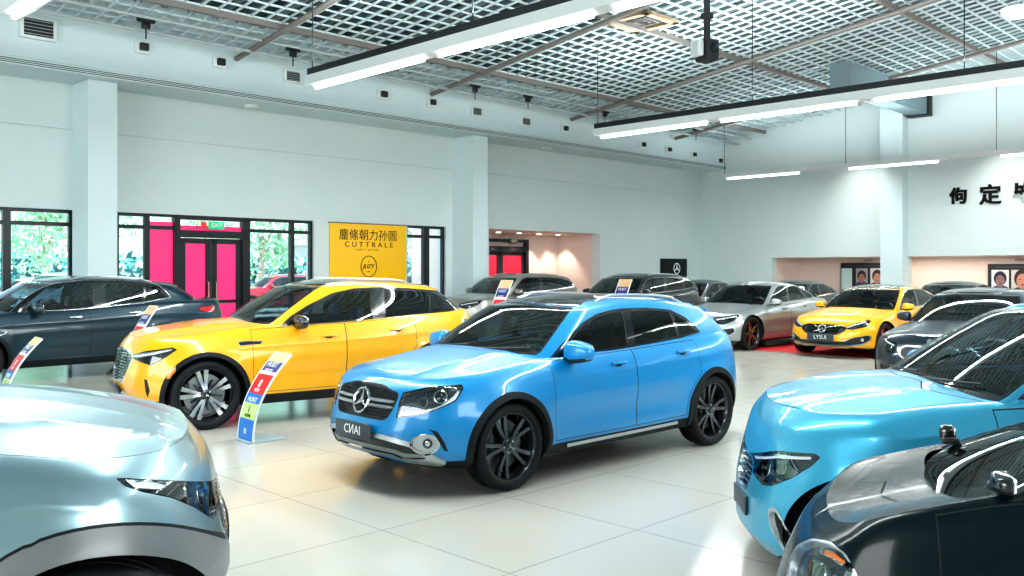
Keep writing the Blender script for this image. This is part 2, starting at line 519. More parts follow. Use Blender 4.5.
class Green(Surf):
    def __init__(s, car):
        s.car = car; s.cache = {}; g = car.g
        s.axis = (g['xC1'] + .2, g['xA1'] - .2, g['H'] * .62)
        s.tF = sup_table(g['gnF'], .6, .75); s.tR = sup_table(g['gnR'], .5, .75)
        s.zt = spl(g['zt']); s.yb = spl(g['yb']); s.yt = spl(g['yt'])
        s.hq = spl([(0, 0), (.25, .23), (.5, .47), (.75, .72), (.9, .875), (1, 1)]); s.gq = spl([(0, 0), (.25, .265), (.5, .53), (.75, .785), (.9, .93), (1, 1.0)])
    def eval(s, t, v):
        g = s.car.g; q = np.minimum(v, 1.0); r = np.where(v > 1, 2 - v, 1.0); lo = s.car.low
        xb, w = s.loop(t, s.tF, s.tR, g['xc'], g['xA0'], g['xr0'], g['xC0'])
        xt, w = s.loop(t, s.tF, s.tR, g['xh'], g['xA1'], g['xr1'], g['xC1'])
        h = s.hq(q); gg = s.gq(q)
        zb = lo.zs(xb) + lo.cr(xb) * (1 - (w * .82) ** 2) - .035
        zt = s.zt(xt)
        x = xb + (xt - xb) * h
        y = (s.yb(xb) * (1 - h) + s.yt(xt) * h) * w
        z = zb + (zt - zb) * gg + g['gcr'] * gg * (1 - (w * r) ** 2)
        y = y * r
        # softened roof edge
        edge = np.exp(-((v - 1.0) / .10) ** 2)
        z = z - g.get('rsoft', .012) * edge
        bulge = g.get('gbulge', .022) * 4 * q * (1 - q)
        y = y + bulge * w
        x = x + np.where(t < 1, 1.2 * bulge * (1 - w * w), 0) - np.where(t > 2, 1.0 * bulge * (1 - w * w), 0)
        return np.stack([x, y, z], -1)

def base_geom(kind, L, WB, fo, W, H, Rw):
    xN = WB / 2 + fo; xT = xN - L; k = H / 1.5 if kind == 'suv' else H / 1.43
    g = dict(kind=kind, L=L, WB=WB, W=W, H=H, Rw=Rw, Ra=Rw + .045, xN=xN, xT=xT, LF=.82, LR=.75, nF=2.7, nR=3.0, gnF=2.6, gnR=3.0, gcr=.05)
    ax = WB / 2
    if kind == 'suv':
        g.update(zs=[(xN, .79 * k), (xN - .2, .865 * k), (ax, .95 * k), (ax - .5, 1.0 * k), (0, 1.03 * k), (-ax, 1.09 * k), (xT + .35, 1.10 * k), (xT, 1.06 * k)],
                 zb=[(xN, .30 * k), (xN - .35, .22 * k), (ax - .5, .21 * k), (-ax + .5, .22 * k), (xT + .3, .27 * k), (xT, .34 * k)],
                 cr=[(xN, .035), (xN - .35, .07), (ax - .4, .075), (0, .05), (xT, .05)],
                 sec=[(0, .90), (.08, .955), (.2, .985), (.4, .998), (.58, 1.0), (.72, .985), (.84, .96), (.93, .925), (.98, .885), (1, .85)],
                 nose=[(0, .14), (.12, .035), (.25, .0), (.4, .0), (.6, .02), (.8, .05), (.92, .09), (1, .17)],
                 tail=[(0, .10), (.12, .03), (.3, .0), (.5, .02), (.62, .06), (.8, .09), (1, .13)],
                 tap=[(xT, .93), (-ax, .985), (0, 1.0), (ax, .99), (xN, .95)],
                 xc=ax - .22, xA0=ax - .68, xh=.38, xA1=.12, xC1=xT + .70, xr1=xT + .42, xC0=xT + .42, xr0=xT + .10,
                 yb=[(xT, .78 * W), (-ax, .86 * W), (0, .88 * W), (ax, .86 * W)], yt=[(xT, .60 * W), (-.6, .665 * W), (.3, .655 * W)])
        g.update(zt=[(g['xh'], H - .115), (g['xA1'], H - .075), (-.25, H - .045), (-.8, H - .05), (g['xC1'], H - .10), (g['xr1'] - .1, H - .125)])
    else:
        g.update(zs=[(xN, .64 * k), (xN - .2, .72 * k), (ax, .83 * k), (ax - .5, .90 * k), (0, .93 * k), (-ax, .99 * k), (xT + .35, 1.0 * k), (xT, .97 * k)],
                 zb=[(xN, .24 * k), (xN - .35, .18 * k), (ax - .5, .17 * k), (-ax + .5, .18 * k), (xT + .3, .24 * k), (xT, .32 * k)],
                 cr=[(xN, .04), (xN - .35, .08), (ax - .4, .085), (0, .05), (-ax - .2, .05), (xT, .05)],
                 sec=[(0, .90), (.08, .955), (.2, .985), (.4, .998), (.58, 1.0), (.72, .985), (.84, .96), (.93, .925), (.98, .885), (1, .85)],
                 nose=[(0, .14), (.12, .035), (.25, .0), (.4, .0), (.6, .025), (.8, .07), (.92, .12), (1, .22)],
                 tail=[(0, .10), (.12, .03), (.3, .0), (.5, .01), (.75, .03), (.9, .05), (1, .10)],
                 tap=[(xT, .93), (-ax, .985), (0, 1.0), (ax, .99), (xN, .94)],
                 xc=ax - .30, xA0=ax - .78, xh=.22, xA1=-.02, xC1=-1.05, xr1=-1.25, xC0=-1.45, xr0=xT + .42,
                 yb=[(xT, .70 * W), (-ax, .82 * W), (0, .87 * W), (ax, .85 * W)], yt=[(xT, .56 * W), (-.6, .63 * W), (.3, .64 * W)])
        g.update(zt=[(g['xh'], H - .105), (g['xA1'], H - .065), (-.3, H - .045), (-.7, H - .06), (g['xC1'], H - .12), (g['xr1'], H - .155)])
    return g
def grid(a, b, n): return list(np.linspace(a, b, n + 1))

_wheels = {}
def wheel_meshes(R, Wd, style):
    k = (round(R, 3), Wd, style)
    if k in _wheels: return _wheels[k]
    rr = R * .775; h = Wd / 2; n = 56
    a = MB()
    a.lathe([(h * .72, rr - .002), (h * .86, rr + .004), (h * 1.0, rr + (R - rr) * .35), (h * .99, rr + (R - rr) * .62), (h * .88, R * .975), (h * .72, R * .995), (h * .3, R), (h * .28, R - .008), (h * .22, R - .008), (h * .2, R), (-h * .2, R), (-h * .22, R - .008), (-h * .28, R - .008), (-h * .3, R), (-h * .72, R * .995), (-h * .9, R * .97), (-h, rr + (R - rr) * .5), (-h * .8, rr)], n)
    tire = a.mesh('wheel_tire', .9)
    b = MB(); b.mat(0)
    b.lathe([(h * .74, rr + .004), (h * .80, rr + .003), (h * .80, rr - .008), (h * .70, rr - .016), (h * .2, rr - .028), (-h * .8, rr - .02)], n)
    def spoke(a0, a1, w0, w1, y0, y1, m_face, m_side, r0=.055, r1=None):
        r1 = rr - .012 if r1 is None else r1
        L = 6; rows = []
        for i in range(L + 1):
            q = i / L; r = r0 + (r1 - r0) * q; an = a0 + (a1 - a0) * q; w = w0 + (w1 - w0) * q
            y = y0 + (y1 - y0) * (q ** 1.5) - .01 * math.sin(PI * q)
            c = Vector((math.cos(an) * r, 0, math.sin(an) * r)); tn = Vector((-math.sin(an), 0, math.cos(an)))
            rows.append([c - tn * (w / 2) + Vector((0, y, 0)), c + tn * (w / 2) + Vector((0, y, 0)), c + tn * (w / 2 + .004) + Vector((0, y - .035, 0)), c - tn * (w / 2 + .004) + Vector((0, y - .035, 0))])
        vs = [p for r_ in rows for p in r_]
        fr = []; sd = []
        for i in range(L):
            o = i * 4
            fr.append((o, o + 4, o + 5, o + 1)); sd += [(o + 1, o + 5, o + 6, o + 2), (o + 3, o + 7, o + 4, o)]
        b.mat(m_face).add(vs, fr, True); b.mat(m_side).add(vs, sd, True)
    yh = h * .55; ye = h * .62
    if style == 'double5':      # five pairs of slim spokes
        for i in range(5):
            c = 2 * PI * i / 5 + PI / 2
            for sg in (-1, 1):
                spoke(c + sg * .17, c + sg * .20, .028, .032, yh, ye, 1, 0)
            spoke(c, c, .05, .02, yh - .02, ye - .02, 0, 0, .05, rr * .55)
    elif style == 'turbine5':   # five broad split spokes, machined faces
        for i in range(5):
            c = 2 * PI * i / 5 + PI / 2 + .2
            for sg in (-1, 1):
                spoke(c + sg * .16, c + sg * .17, .026, .050, yh, ye, 1, 0)
            spoke(c + .628, c + .628, .02, .012, yh - .02, ye - .015, 0, 0, .05, rr * .6)
    elif style == 'star5':
        for i in range(5):
            c = 2 * PI * i / 5 + PI / 2
            spoke(c, c + .05, .07, .045, yh, ye, 1, 0)
            spoke(c + .62, c + .40, .014, .014, yh - .01, ye - .004, 1, 0)
    else:
        for i in range(10):
            c = 2 * PI * i / 10; spoke(c, c, .035, .028, yh, ye, 1, 0)
    b.mat(0).lathe([(yh + .004, .0), (yh + .004, .05), (yh - .004, .068), (yh - .05, .075)], 32)
    for i in range(5):
        c = 2 * PI * i / 5 + .3
        b.mat(2).lathe([(yh + .006, .0), (yh + .006, .008), (yh, .009)], 10, c=(math.cos(c) * .05, 0, math.sin(c) * .05))
    rim = b.mesh('rim', .5)
    d = MB(); d.lathe([(-.004, .04), (0, .045), (0, rr * .76), (-.022, rr * .76)], 40)
    d.mat(1).rbox((rr * .66, .012, .05), (.06, .06, .17), .015)
    disc = d.mesh('brake_disc', .5)
    c = MB(); c.mat(0).lathe([(yh + .016, 0), (yh + .016, .026), (yh + .010, .032), (yh, .034)], 24)
    for i in range(3):
        an = PI / 2 + i * 2 * PI / 3
        c.mat(1).tube([(0, yh + .018, 0), (math.cos(an) * .024, yh + .018, math.sin(an) * .024)], .003, 5)
    cap = c.mesh('hub_cap', .5)
    _wheels[k] = (tire, rim, disc, cap); return _wheels[k]

class Car:
    def __init__(s, name, g, loc, rz, paint_mat, label, cat='car', group=None, mir=1, q=1.0, roof=None, interior=True, lampmat=None):
        s.g = g; s.loc = (loc[0], loc[1]); s.rz = rz; s.mir = mir; s.paint = paint_mat; s.q = q
        s.low = Lower(s); s.gr = Green(s)
        s.root = tag(empty(name, (loc[0], loc[1], 0), rz), label, cat, group)
        n = lambda k: max(4, int(k * q))
        s.pl = Panels(s.low, grid(0, 1, n(42)) + grid(1, 2, n(60))[1:] + grid(2, 3, n(34))[1:], grid(0, 1, n(34)) + grid(1, 2, n(18))[1:])
        s.pg = Panels(s.gr, grid(0, 1, n(26)) + grid(1, 2, n(40))[1:] + grid(2, 3, n(20))[1:], grid(0, 1, n(14)) + grid(1, 2, n(12))[1:])
        s.roofmat = roof; s.interior = interior; s.children = {}
        s.bodyids = [0]; s.bodymats = [paint_mat, M['gap'], M['clad']]; s.mat_of = {0: 0}
        s.gids = [0]; s.gmat = {0: 0}
    def kid(s, name, me, parent=None, label=None):
        if me is None: return None
        o = link(name, me, parent if parent is not None else s.root)
        if label: o['label'] = label
        return o
    def surfpart(s, pan, pid, name, mats, parent=None, center=False, label=None, border=True, add=0.0, sides=(1, -1), borderbody=False):
        """objects for a cut part; mats = [face, border]"""
        outs = []
        ids = [pid] + ([-pid - 1000] if border and not borderbody else [])
        for sd in ((1,) if center else sides):
            me = mesh_from(name, [pan.get(ids, add)], mats, lambda k: 0 if k >= 0 else min(1, len(mats) - 1), both=center, side=sd)
            p = parent[sd] if isinstance(parent, dict) else parent
            outs.append((sd, s.kid(name, me, p, label)))
        return dict(outs)
    def frame(s, surf, t, v, side=1, off=0.0, up=(0, 0, 1)):
        p = surf.P(np.array(t), np.array(v)); n = surf.N(np.array(t), np.array(v))
        if abs(t) < 1e-6 or abs(t - 3) < 1e-6: n[1] = 0; p[1] = 0
        p = Vector((p[0], p[1] * side, p[2])); n = Vector((n[0], n[1] * side, n[2])).normalized()
        u = Vector(up); y = (u - n * u.dot(n)).normalized(); x = y.cross(n)
        m = Matrix.Identity(4)
        for i in range(3): m[i][0] = x[i]; m[i][1] = y[i]; m[i][2] = n[i]; m[i][3] = p[i] + n[i] * off
        return m
    # ---- standard cuts
    def arches(s, clad=.055, n=40):
        g = s.g; s.archpts = []
        for xw in (g['WB'] / 2, -g['WB'] / 2):
            def circ(R, sq=1.0):
                o = []
                for i in range(n + 1):
                    a = -.42 + (PI + .84) * i / n
                    o.append((xw + R * math.cos(a), g['Rw'] + R * math.sin(a)))
                zb = float(s.low.zb(xw)) - .0
                o = [p for p in o if p[1] > zb + .004]
                o = [(o[0][0], zb + .002)] + o + [(o[-1][0], zb + .002)]
                return o
            if clad:
                P = circ(g['Ra'] + clad)
                pid = s.pl.part('arch', P, 'xz', reg=(.15, 2.85, 0, 1), depth=-.012, border=.012)
                s.bodyids += []
                s.clads = getattr(s, 'clads', []) + [pid]
            H = circ(g['Ra'])
            tv = s.low.inv(H, 'xz', (.15, 2.85, 0, 1))
            lowt = [(tv[-1][0], -.05), (tv[0][0], -.05)]
            fs = s.pl._cut(tv + lowt); s.pl._assign(fs, tv + lowt, -1)
            s.archpts.append((xw, tv))
    def wells(s):
        g = s.g
        for xw, tv in s.archpts:
            for sd in (1, -1):
                m = MB(); T = np.array([a for a, b in tv]); V = np.array([b for a, b in tv])
                P = s.low.P(T, V); Nn = s.low.N(T, V); lift = .012 if getattr(s, 'clads', None) else 0
                P = P + Nn * lift; rows = []
                for i in range(len(P)):
                    c = P[i]; d = np.array([c[0] - xw, 0, c[2] - g['Rw']])
                    a = Vector((c[0], c[1] * sd, c[2])); b = Vector((c[0] + d[0] * .01, (c[1] - .03) * sd, c[2] + d[2] * .01)); e = Vector((c[0] + d[0] * .02, .42 * sd, c[2] + d[2] * .02))
                    rows.append((a, b, e))
                vs = [p for r in rows for p in r]; fs = []
                for i in range(len(rows) - 1):
                    for j in (0, 1):
                        q = (i * 3 + j, i * 3 + j + 1, i * 3 + j + 4, i * 3 + j + 3); fs.append(q if sd > 0 else q[::-1])
                m.add(vs, fs, True)
                m.add([r[2] for r in rows], [tuple(range(len(rows)))])
                m.build('wheel_well', M['under'], s.root)
        m = MB(); T = np.linspace(0, 3, 60); P = s.low.P(T, 0 * T)
        L = [(p[0] * .97, p[1] * .9, p[2] + .02) for p in P]
        A = [q for q in L]; B = [(a, -b, c) for a, b, c in L[::-1]]
        ring = A + B[1:-1]
        # strips across the car, left open at the wheels
        vs = []; fs = []
        for a, b, c in L: vs += [(a, b, c), (a, -b, c)]
        for i in range(len(L) - 1):
            xm = (L[i][0] + L[i + 1][0]) / 2
            w = .42 if any(abs(xm - xw) < g['Ra'] + .03 for xw in (g['WB'] / 2, -g['WB'] / 2)) else None
            if w:
                o = len(vs); vs += [(L[i][0], w, L[i][2]), (L[i][0], -w, L[i][2]), (L[i + 1][0], w, L[i + 1][2]), (L[i + 1][0], -w, L[i + 1][2])]; fs.append((o, o + 1, o + 3, o + 2))
            else: fs.append((i * 2, i * 2 + 1, i * 2 + 3, i * 2 + 2))
        m.add(vs, fs); m.build('underbody', M['under'], s.root)
    def wheels(s, style, faces=('rimdark', 'rimdark', 'silver'), Wd=.235, steer=0.0):
        g = s.g; tire, rim, disc, cap = wheel_meshes(g['Rw'], Wd, style)
        key = (style, faces, g['Rw'])
        if not tire.materials: tire.materials.append(M['tire'])
        if not disc.materials: disc.materials.append(M['disc']); disc.materials.append(M['black'])
        if not cap.materials: cap.materials.append(M['rimdark']); cap.materials.append(M['chrome'])
        r2 = rim.copy()
        for f in faces: r2.materials.append(M[f])
        spin = 0
        for xw in (g['WB'] / 2, -g['WB'] / 2):
            for sd in (1, -1):
                spin += .37
                yo = g['W'] * .985 - Wd / 2 - (.0 if xw > 0 else .0)
                o = link('wheel', tire, s.root); o.location = (xw, yo * sd, g['Rw']); o.rotation_euler = (0, 0, (0 if sd > 0 else PI) + (steer if xw > 0 else 0))
                a = link('rim', r2, o); a.rotation_euler = (0, spin, 0)
                b = link('brake_disc', disc, o); b.location = (0, -.02, 0)
                c = link('hub_cap', cap, o)
    def hood(s, t1=None, v0=1.05, rear=None):
        """bonnet skin in plan: from the nose to the scuttle"""
        g = s.g; vv = v0
        tc = s.low.inv([(g['xA0'] + .10, 0.80)], 'xz', (.2, 2, 0, 1))[0][0]
        tf = g.get('hoodt', .10)
        P = [(-.2, vv + .0), (tf, vv), (tc, vv), (tc * .985, 1.12)]
        # curved rear edge hidden under the glass
        xs = [(g['xA0'] + .30, .60), (g['xc'] + .03, .35), (g['xc'] + .07, 0)]
        for x, r in xs:
            t = s.low.inv([(x, .80)], 'xz', (.05, 2, 0, 1))[0][0]; P.append((t, 2 - r))
        P += [(P[-1][0], 2.2), (-.2, 2.2)]
        return s.pl.part('hood', P, 'tv', depth=0.0, border=.007, only=[0])
    def std_door(s, xa, xb, vlo, vhi=.985, arch=False):
        g = s.g
        fx = lambda x, v: s.low.inv([(x, float(s.low.zb(x) + v * (s.low.zs(x) - s.low.zb(x))))], 'xz', (.3, 2.9, 0, 1))[0][0]
        P = []
        def edge(x0, x1, va, vb, n=6):
            for i in range(n + 1):
                v = va + (vb - va) * i / n; x = x0 + (x1 - x0) * i / n
                P.append((fx(x, v), v))
        return fx, P, edge
    def doors(s, xa, xb, xc, vlo=.16, vhi=.975, handle='body', hx=None):
        """front door xa..xb, rear door xb..xc with a wheel-arch cut-out"""
        g = s.g; out = []
        for i, (a, b) in enumerate(((xa, xb), (xb - .0, xc))):
            fx = s.std_door(a, b, vlo)[0]; P = []
            V = np.linspace(vlo, vhi, 12); Q = []
            for v in V: Q.append((a - (.0 if i else .03 * (1 - v)), v))
            for v in V[::-1]:
                x = b
                if i == 1:
                    z = float(s.low.zb(x) + v * (s.low.zs(x) - s.low.zb(x))); R = g['Ra'] + .075
                    xw = -g['WB'] / 2; dz = z - g['Rw']
                    if abs(dz) < R: x = max(b, xw + math.sqrt(R * R - dz * dz))
                Q.append((x, v))
            tt = s.low.inv([(x, float(s.low.zb(x) + v * (s.low.zs(x) - s.low.zb(x)))) for x, v in Q], 'xz', (.3, 2.9, 0, 1))
            P = [(t, v) for (t, _), (x, v) in zip(tt, Q)]
            out.append(s.pl.part('door', P, 'tv', depth=0.0, border=.0055, only=[0], tvs=((g['xN'] - g['LF'] - g['xT'] - g['LR']), .8)))
        return out
    def cabin_hole(s):
        g = s.g
        pts = []
        for t in np.linspace(-.02, 3.02, 60):
            p = s.gr.P(np.array(t), np.array(0.0)); hk = g.get('holek', (.985, .03)); pts.append((p[0] * hk[0], max(0, p[1]) - hk[1]))
        P = []
        tt = s.low.inv([(x, float(s.low.zs(x))) for x, y in pts], 'xz', (0.02, 2.98, .9, 1))
        for (x, y), (t, _v) in zip(pts, tt):
            y = max(0, y)
            ys = float(s.low.P(np.array(t), np.array(1.0))[1]); r = min(1, y / max(ys, .05)); P.append((t, 2 - r * .97))
        P = P + [(P[-1][0], 2.3), (P[0][0], 2.3)]
        return s.pl.part('cabin', P, 'tv', depth=.0)
    def finish(s, hood=None, doors=(), extra_body=(), cab=None, hlabel=None):
        g = s.g
        ids = [0] + [-d - 1000 for d in doors] + ([-hood - 1000] if hood else [])
        mats = [s.paint, M['gap'], M['clad']]
        gi = [k for k in ids if k < 0]
        def mo(k): return 1 if k < -1 else 0
        lowg = s.pl.get(ids)
        gids = [0]
        s.kid('body', mesh_from('body', [lowg, s.pg.get(gids)], mats, mo, both=True))
        if hood:
            s.surfpart(s.pl, hood, 'hood', [s.paint], center=True, border=False)
        for c in getattr(s, 'clads', []):
            s.surfpart(s.pl, c, 'wheel_arch_trim', [M['clad'] if s.g['kind'] == 'suv' or True else s.paint, M['clad']])
        s.door = []
        for d in doors:
            s.door.append(s.surfpart(s.pl, d, 'door', [s.paint], border=False))
        s.wells()
        if cab is not None:
            # cabin lining under the glass
            s.cab_lining()
    def cab_lining(s):
        g = s.g; m = MB()
        T = np.linspace(0, 3, 50); P = s.gr.P(T, 0 * T + .02)
        vs = []; fs = []; n = len(T)
        zf = g['H'] * .40
        for sg in (1, -1):
            o = len(vs)
            for p in P:
                vs += [(p[0] * .98, max(p[1] - .035, 0) * sg, p[2] - .0), (p[0] * .96, max(p[1] - .06, 0) * sg, zf)]
            for i in range(n - 1):
                q = (o + 2 * i, o + 2 * i + 1, o + 2 * i + 3, o + 2 * i + 2); fs.append(q)
        for i in range(n - 1):
            a = 2 * i + 1; b = 2 * (i + 1) + 1; c = 2 * n + b; d = 2 * n + a; fs.append((a, b, c, d))
        m.add(vs, fs, False)
        # dashboard shelf and rear shelf
        xd = g['xA0'] - .12; zd = float(s.low.zs(xd)) - .02
        if g.get('dash', True): m.rbox(((xd + g['xc']) / 2, 0, zd - .06), (g['xc'] - xd - .02, g['W'] * 1.52, .16), .05)
        else: m.rbox((xd - .12, 0, zd - .20), (.22, g['W'] * 1.4, .14), .05)
        m.build('cabin_lining', M['cabin'], s.root)
        # seats
        sx = g['xA1'] - .02 if g['H'] > 1.3 else g['xA0'] - .55; sy = g['W'] * .40
        for (x, y) in ((sx - .12, sy), (sx - .12, -sy), (sx - .94, sy), (sx - .94, -sy))[:2 if g['H'] < 1.3 else 4]:
            a = MB(); zz = g['H'] * (.92 if g['H'] < 1.3 else 1)
            a.rbox((x + .12, y, zz * .33), (.50, .48, .14), .05)
            tl = Matrix.Rotation(-.30, 3, 'Y')
            a.rbox((x - .16, y, zz * .52), (.13, .46, .52), .05, tl)
            a.rbox((x - .27, y, zz * .735), (.09, .26, .17), .04, tl)
            a.tube([(x - .24, y - .06, zz * .66), (x - .26, y - .06, zz * .72)], .007, 6); a.tube([(x - .24, y + .06, zz * .66), (x - .26, y + .06, zz * .72)], .007, 6)
            a.build('seat', M['seat'], s.root)
        w = MB(); c = Vector((g['xA0'] - .28, sy, zd + .02)); tl = Matrix.Rotation(-.45, 3, 'Y')
        w.tube([c + tl @ Vector((0, .175 * math.cos(i * 2 * PI / 24), .175 * math.sin(i * 2 * PI / 24))) for i in range(24)], .014, 7, closed=True)
        for an in (0, PI, -PI / 2): w.tube([c, c + tl @ Vector((0, .17 * math.cos(an), .17 * math.sin(an)))], .014, 6)
        w.rbox(c, (.05, .11, .10), .02, tl)
        w.build('steering_wheel', M['gloss'], s.root)
        r = MB(); p = s.gr.P(np.array(0.0), np.array(.86)); r.rbox((p[0] - .06, 0, p[2] - .06), (.03, .22, .065), .012); r.tube([(p[0] - .05, 0, p[2] - .04), (p[0] - .01, 0, p[2] - .0)], .008, 6)
        r.build('rearview_mirror', M['gloss'], s.root)
    def glazing(s, dlo=None, view='tq', split=(1.42,), wq=(.05, .90), wt=.80, rear=(2.22, .08, .82), gm=('glass', 'priv'), chrome=True, qsplit=None, rw=True, frit=True, roofpan=None, fdoor=True, pill=.03):
        g = s.g; K = (1.9, .42)
        pg = s.pg
        # windscreen
        W = [(-.1, wq[0]), (wt * .97, wq[0]), (wt, wq[0] + .06), (wt + .0, wq[1] - .06), (wt - .05, wq[1]), (-.1, wq[1])]
        s.p_wind = pg.part('windshield', W, 'tv', depth=.004, border=.03, tvs=(1.15, .62))
        # rear screen
        if rw:
            R = [(3.1, rear[1]), (rear[0] + .04, rear[1]), (rear[0], rear[1] + .1), (rear[0], rear[2] - .1), (rear[0] + .05, rear[2]), (3.1, rear[2])]
            s.p_rear = pg.part('rear_window', R, 'tv', depth=.004, border=.03, tvs=(1.0, .5))
        # side glass: black surround first, panes inside it
        if dlo is None:
            dlo = [(1.0, .07), (.985, .12), (1.0, .55), (1.05, .80), (1.12, .87), (1.85, .86), (2.02, .70), (2.10, .50), (2.12, .40), (2.0, .22), (1.7, .10)]
        kw = dict(view='px', reg=(.3, 2.9, 0, 1)) if view == 'px' else (dict(view='xz', reg=(.3, 2.9, 0, 1)) if view == 'xz' else dict(view='tv', tvs=(2.1, .42)))
        s.p_dlo = pg.part('surround', dlo, border=(.9 if view == 'px' else .009), rnd=(2 if view == 'px' else .03), depth=.002, **kw)
        s.p_win = []
        return s
    def panes(s, polys, view='tq', depth=.006):
        """window panes inside the surround (surround faces stay as black pillars)"""
        kw = dict(view='px', reg=(.3, 2.9, 0, 1), border=.25, rnd=1.2) if view == 'px' else (dict(view='xz', reg=(.3, 2.9, 0, 1), border=.004, rnd=.02) if view == 'xz' else dict(view='tv', tvs=(2.1, .42), border=.004, rnd=.02))
        for P in polys:
            s.p_win.append(s.pg.part('window', P, depth=depth, **kw))
    def mirror_(s, x, z, sideview=None, mat=None, scale=1.0, foot=.09):
        """door mirrors; position by the door skin"""
        out = {}
        for sd in (1, -1):
            t, v = s.gr.inv([(x, z)], 'xz', (.3, 2.5, 0, 1))[0]
            p = s.gr.P(np.array(t), np.array(v)); c = Vector((p[0] - .01, p[1] + foot + .07, p[2] + .045))
            m = MB()
            nu, nv = 22, 14; vs = []; fs = []
            A, B, Cc = .085 * scale, .125 * scale, .082 * scale
            for i in range(nv + 1):
                ph = -PI / 2 + PI * i / nv
                for j in range(nu):
                    th = 2 * PI * j / nu
                    e = .62
                    sp = lambda q, e=e: math.copysign(abs(q) ** e, q)
                    X = A * sp(math.cos(ph)) * sp(math.cos(th)); Y = B * sp(math.cos(ph)) * sp(math.sin(th)); Z = Cc * sp(math.sin(ph))
                    if X < -.35 * A: X = -.35 * A
                    Z *= (1 - .25 * (Y / B)) if True else 1
                    X *= 1 - .18 * (Y / B)
                    vs.append((c.x + X - .10 * (Y + B) * .5, (c.y + Y) * sd, c.z + Z))
            for i in range(nv):
                for j in range(nu):
                    q = (i * nu + j, i * nu + (j + 1) % nu, (i + 1) * nu + (j + 1) % nu, (i + 1) * nu + j); fs.append(q if sd > 0 else q[::-1])
            up = [f for f in fs if sum(vs[k][2] for k in f) / 4 > c.z - .045 * scale]; lo = [f for f in fs if f not in set(up)]
            m.mat(0).add(vs, up, True); m.mat(1).add(vs, lo, True)
            m.mat(1).rbox((c.x + .0, (p[1] + foot * .55) * sd, c.z - .055 * scale), (.07, foot * 1.5 + .03, .028), .01)
            m.mat(2).rbox((c.x - .35 * A - .012, c.y * sd, c.z), (.012, B * 1.55, Cc * 1.4), .005)
            par = s.door[0][sd] if getattr(s, 'door', None) and s.door else s.root
            out[sd] = m.build('wing_mirror', [mat or s.paint, M['black'], M['chrome']], par, .8)
        return out
    def handles(s, pts, mat=None):
        for i, (x, z) in enumerate(pts):
            for sd in (1, -1):
                t, v = s.low.inv([(x, z)], 'xz', (.3, 2.9, 0, 1))[0]
                mt = s.frame(s.low, t, v, sd)
                m = MB()
                # bowl + grab bar
                R3 = mt.to_3x3()
                m.mat(1)
                ring = [mt @ Vector((math.cos(a) * .055, math.sin(a) * .026, .0015)) for a in np.linspace(0, 2 * PI, 20, endpoint=False)]
                m.add(ring, [tuple(range(20))])
                m.mat(0).rbox(mt @ Vector((0, .004, .024)), (.19, .028, .016), .008, R3)
                for dx in (-.08, .08): m.rbox(mt @ Vector((dx, .004, .012)), (.02, .024, .026), .006, R3)
                par = s.door[min(i, len(s.door) - 1)][sd] if getattr(s, 'door', None) and s.door else s.root
                m.build('door_handle', [mat or s.paint, M['gap']], par, .8)
    def rails(s, mat='silver', t0=1.08, t1=1.96, v=1.12, h=.035):
        for sd in (1, -1):
            pts = []
            for i, t in enumerate(np.linspace(t0, t1, 22)):
                p = s.gr.P(np.array(t), np.array(v)); k = i / 21; hh = h * min(1, min(k, 1 - k) * 7)
                pts.append((p[0], p[1] * sd, p[2] + hh - .004))
            m = MB(); m.tube(pts, .014, 8)
            m.build('roof_rail', M[mat], s.root)
    def spoiler(s, L=.20, w=.60, drop=.01, mat=None, th=.03):
        g = s.g; m = MB(); vs = []; n = 16
        for i in range(n + 1):
            y = -1 + 2 * i / n; W = g['W'] * w
            t = 3 - .72 * abs(y) ** 1.2; p = s.gr.P(np.array(t), np.array(1.03)); x = float(p[0]); z = float(p[2]); yy = y * W
            tx = x - L * (1 - .5 * abs(y) ** 3)
            vs += [(x + .10, yy * .96, z + .006), (tx, yy, z - .03 - drop), (tx + .012, yy, z - .03 - th - drop), (x + .04, yy * .97, z - .055)]
        fs = []
        for i in range(n):
            for j in range(4): fs.append((i * 4 + j, i * 4 + (j + 1) % 4, (i + 1) * 4 + (j + 1) % 4, (i + 1) * 4 + j))
        fs += [(3, 2, 1, 0), (n * 4, n * 4 + 1, n * 4 + 2, n * 4 + 3)]
        m.add(vs, fs, True); m.build('spoiler', mat or s.paint, s.root, .7)
    def wipers(s):
        m = MB()
        for y0, y1, a in ((.10, .62, 0), (-.50, .02, 0)):
            pts = []
            for k in np.linspace(0, 1, 8):
                y = y0 + (y1 - y0) * k; t = s.gr.inv([(y if y > 0 else -y, float(s.gr.P(np.array(.3), np.array(.06 + .05 * k))[2]))], 'yz', (0, 1.0, 0, 1))[0]
                p = s.gr.P(np.array(t[0]), np.array(t[1])); pts.append((p[0] + .012, y, p[2] + .012))
            m.tube(pts, .008, 5)
        m.build('wiper', M['black'], s.root)
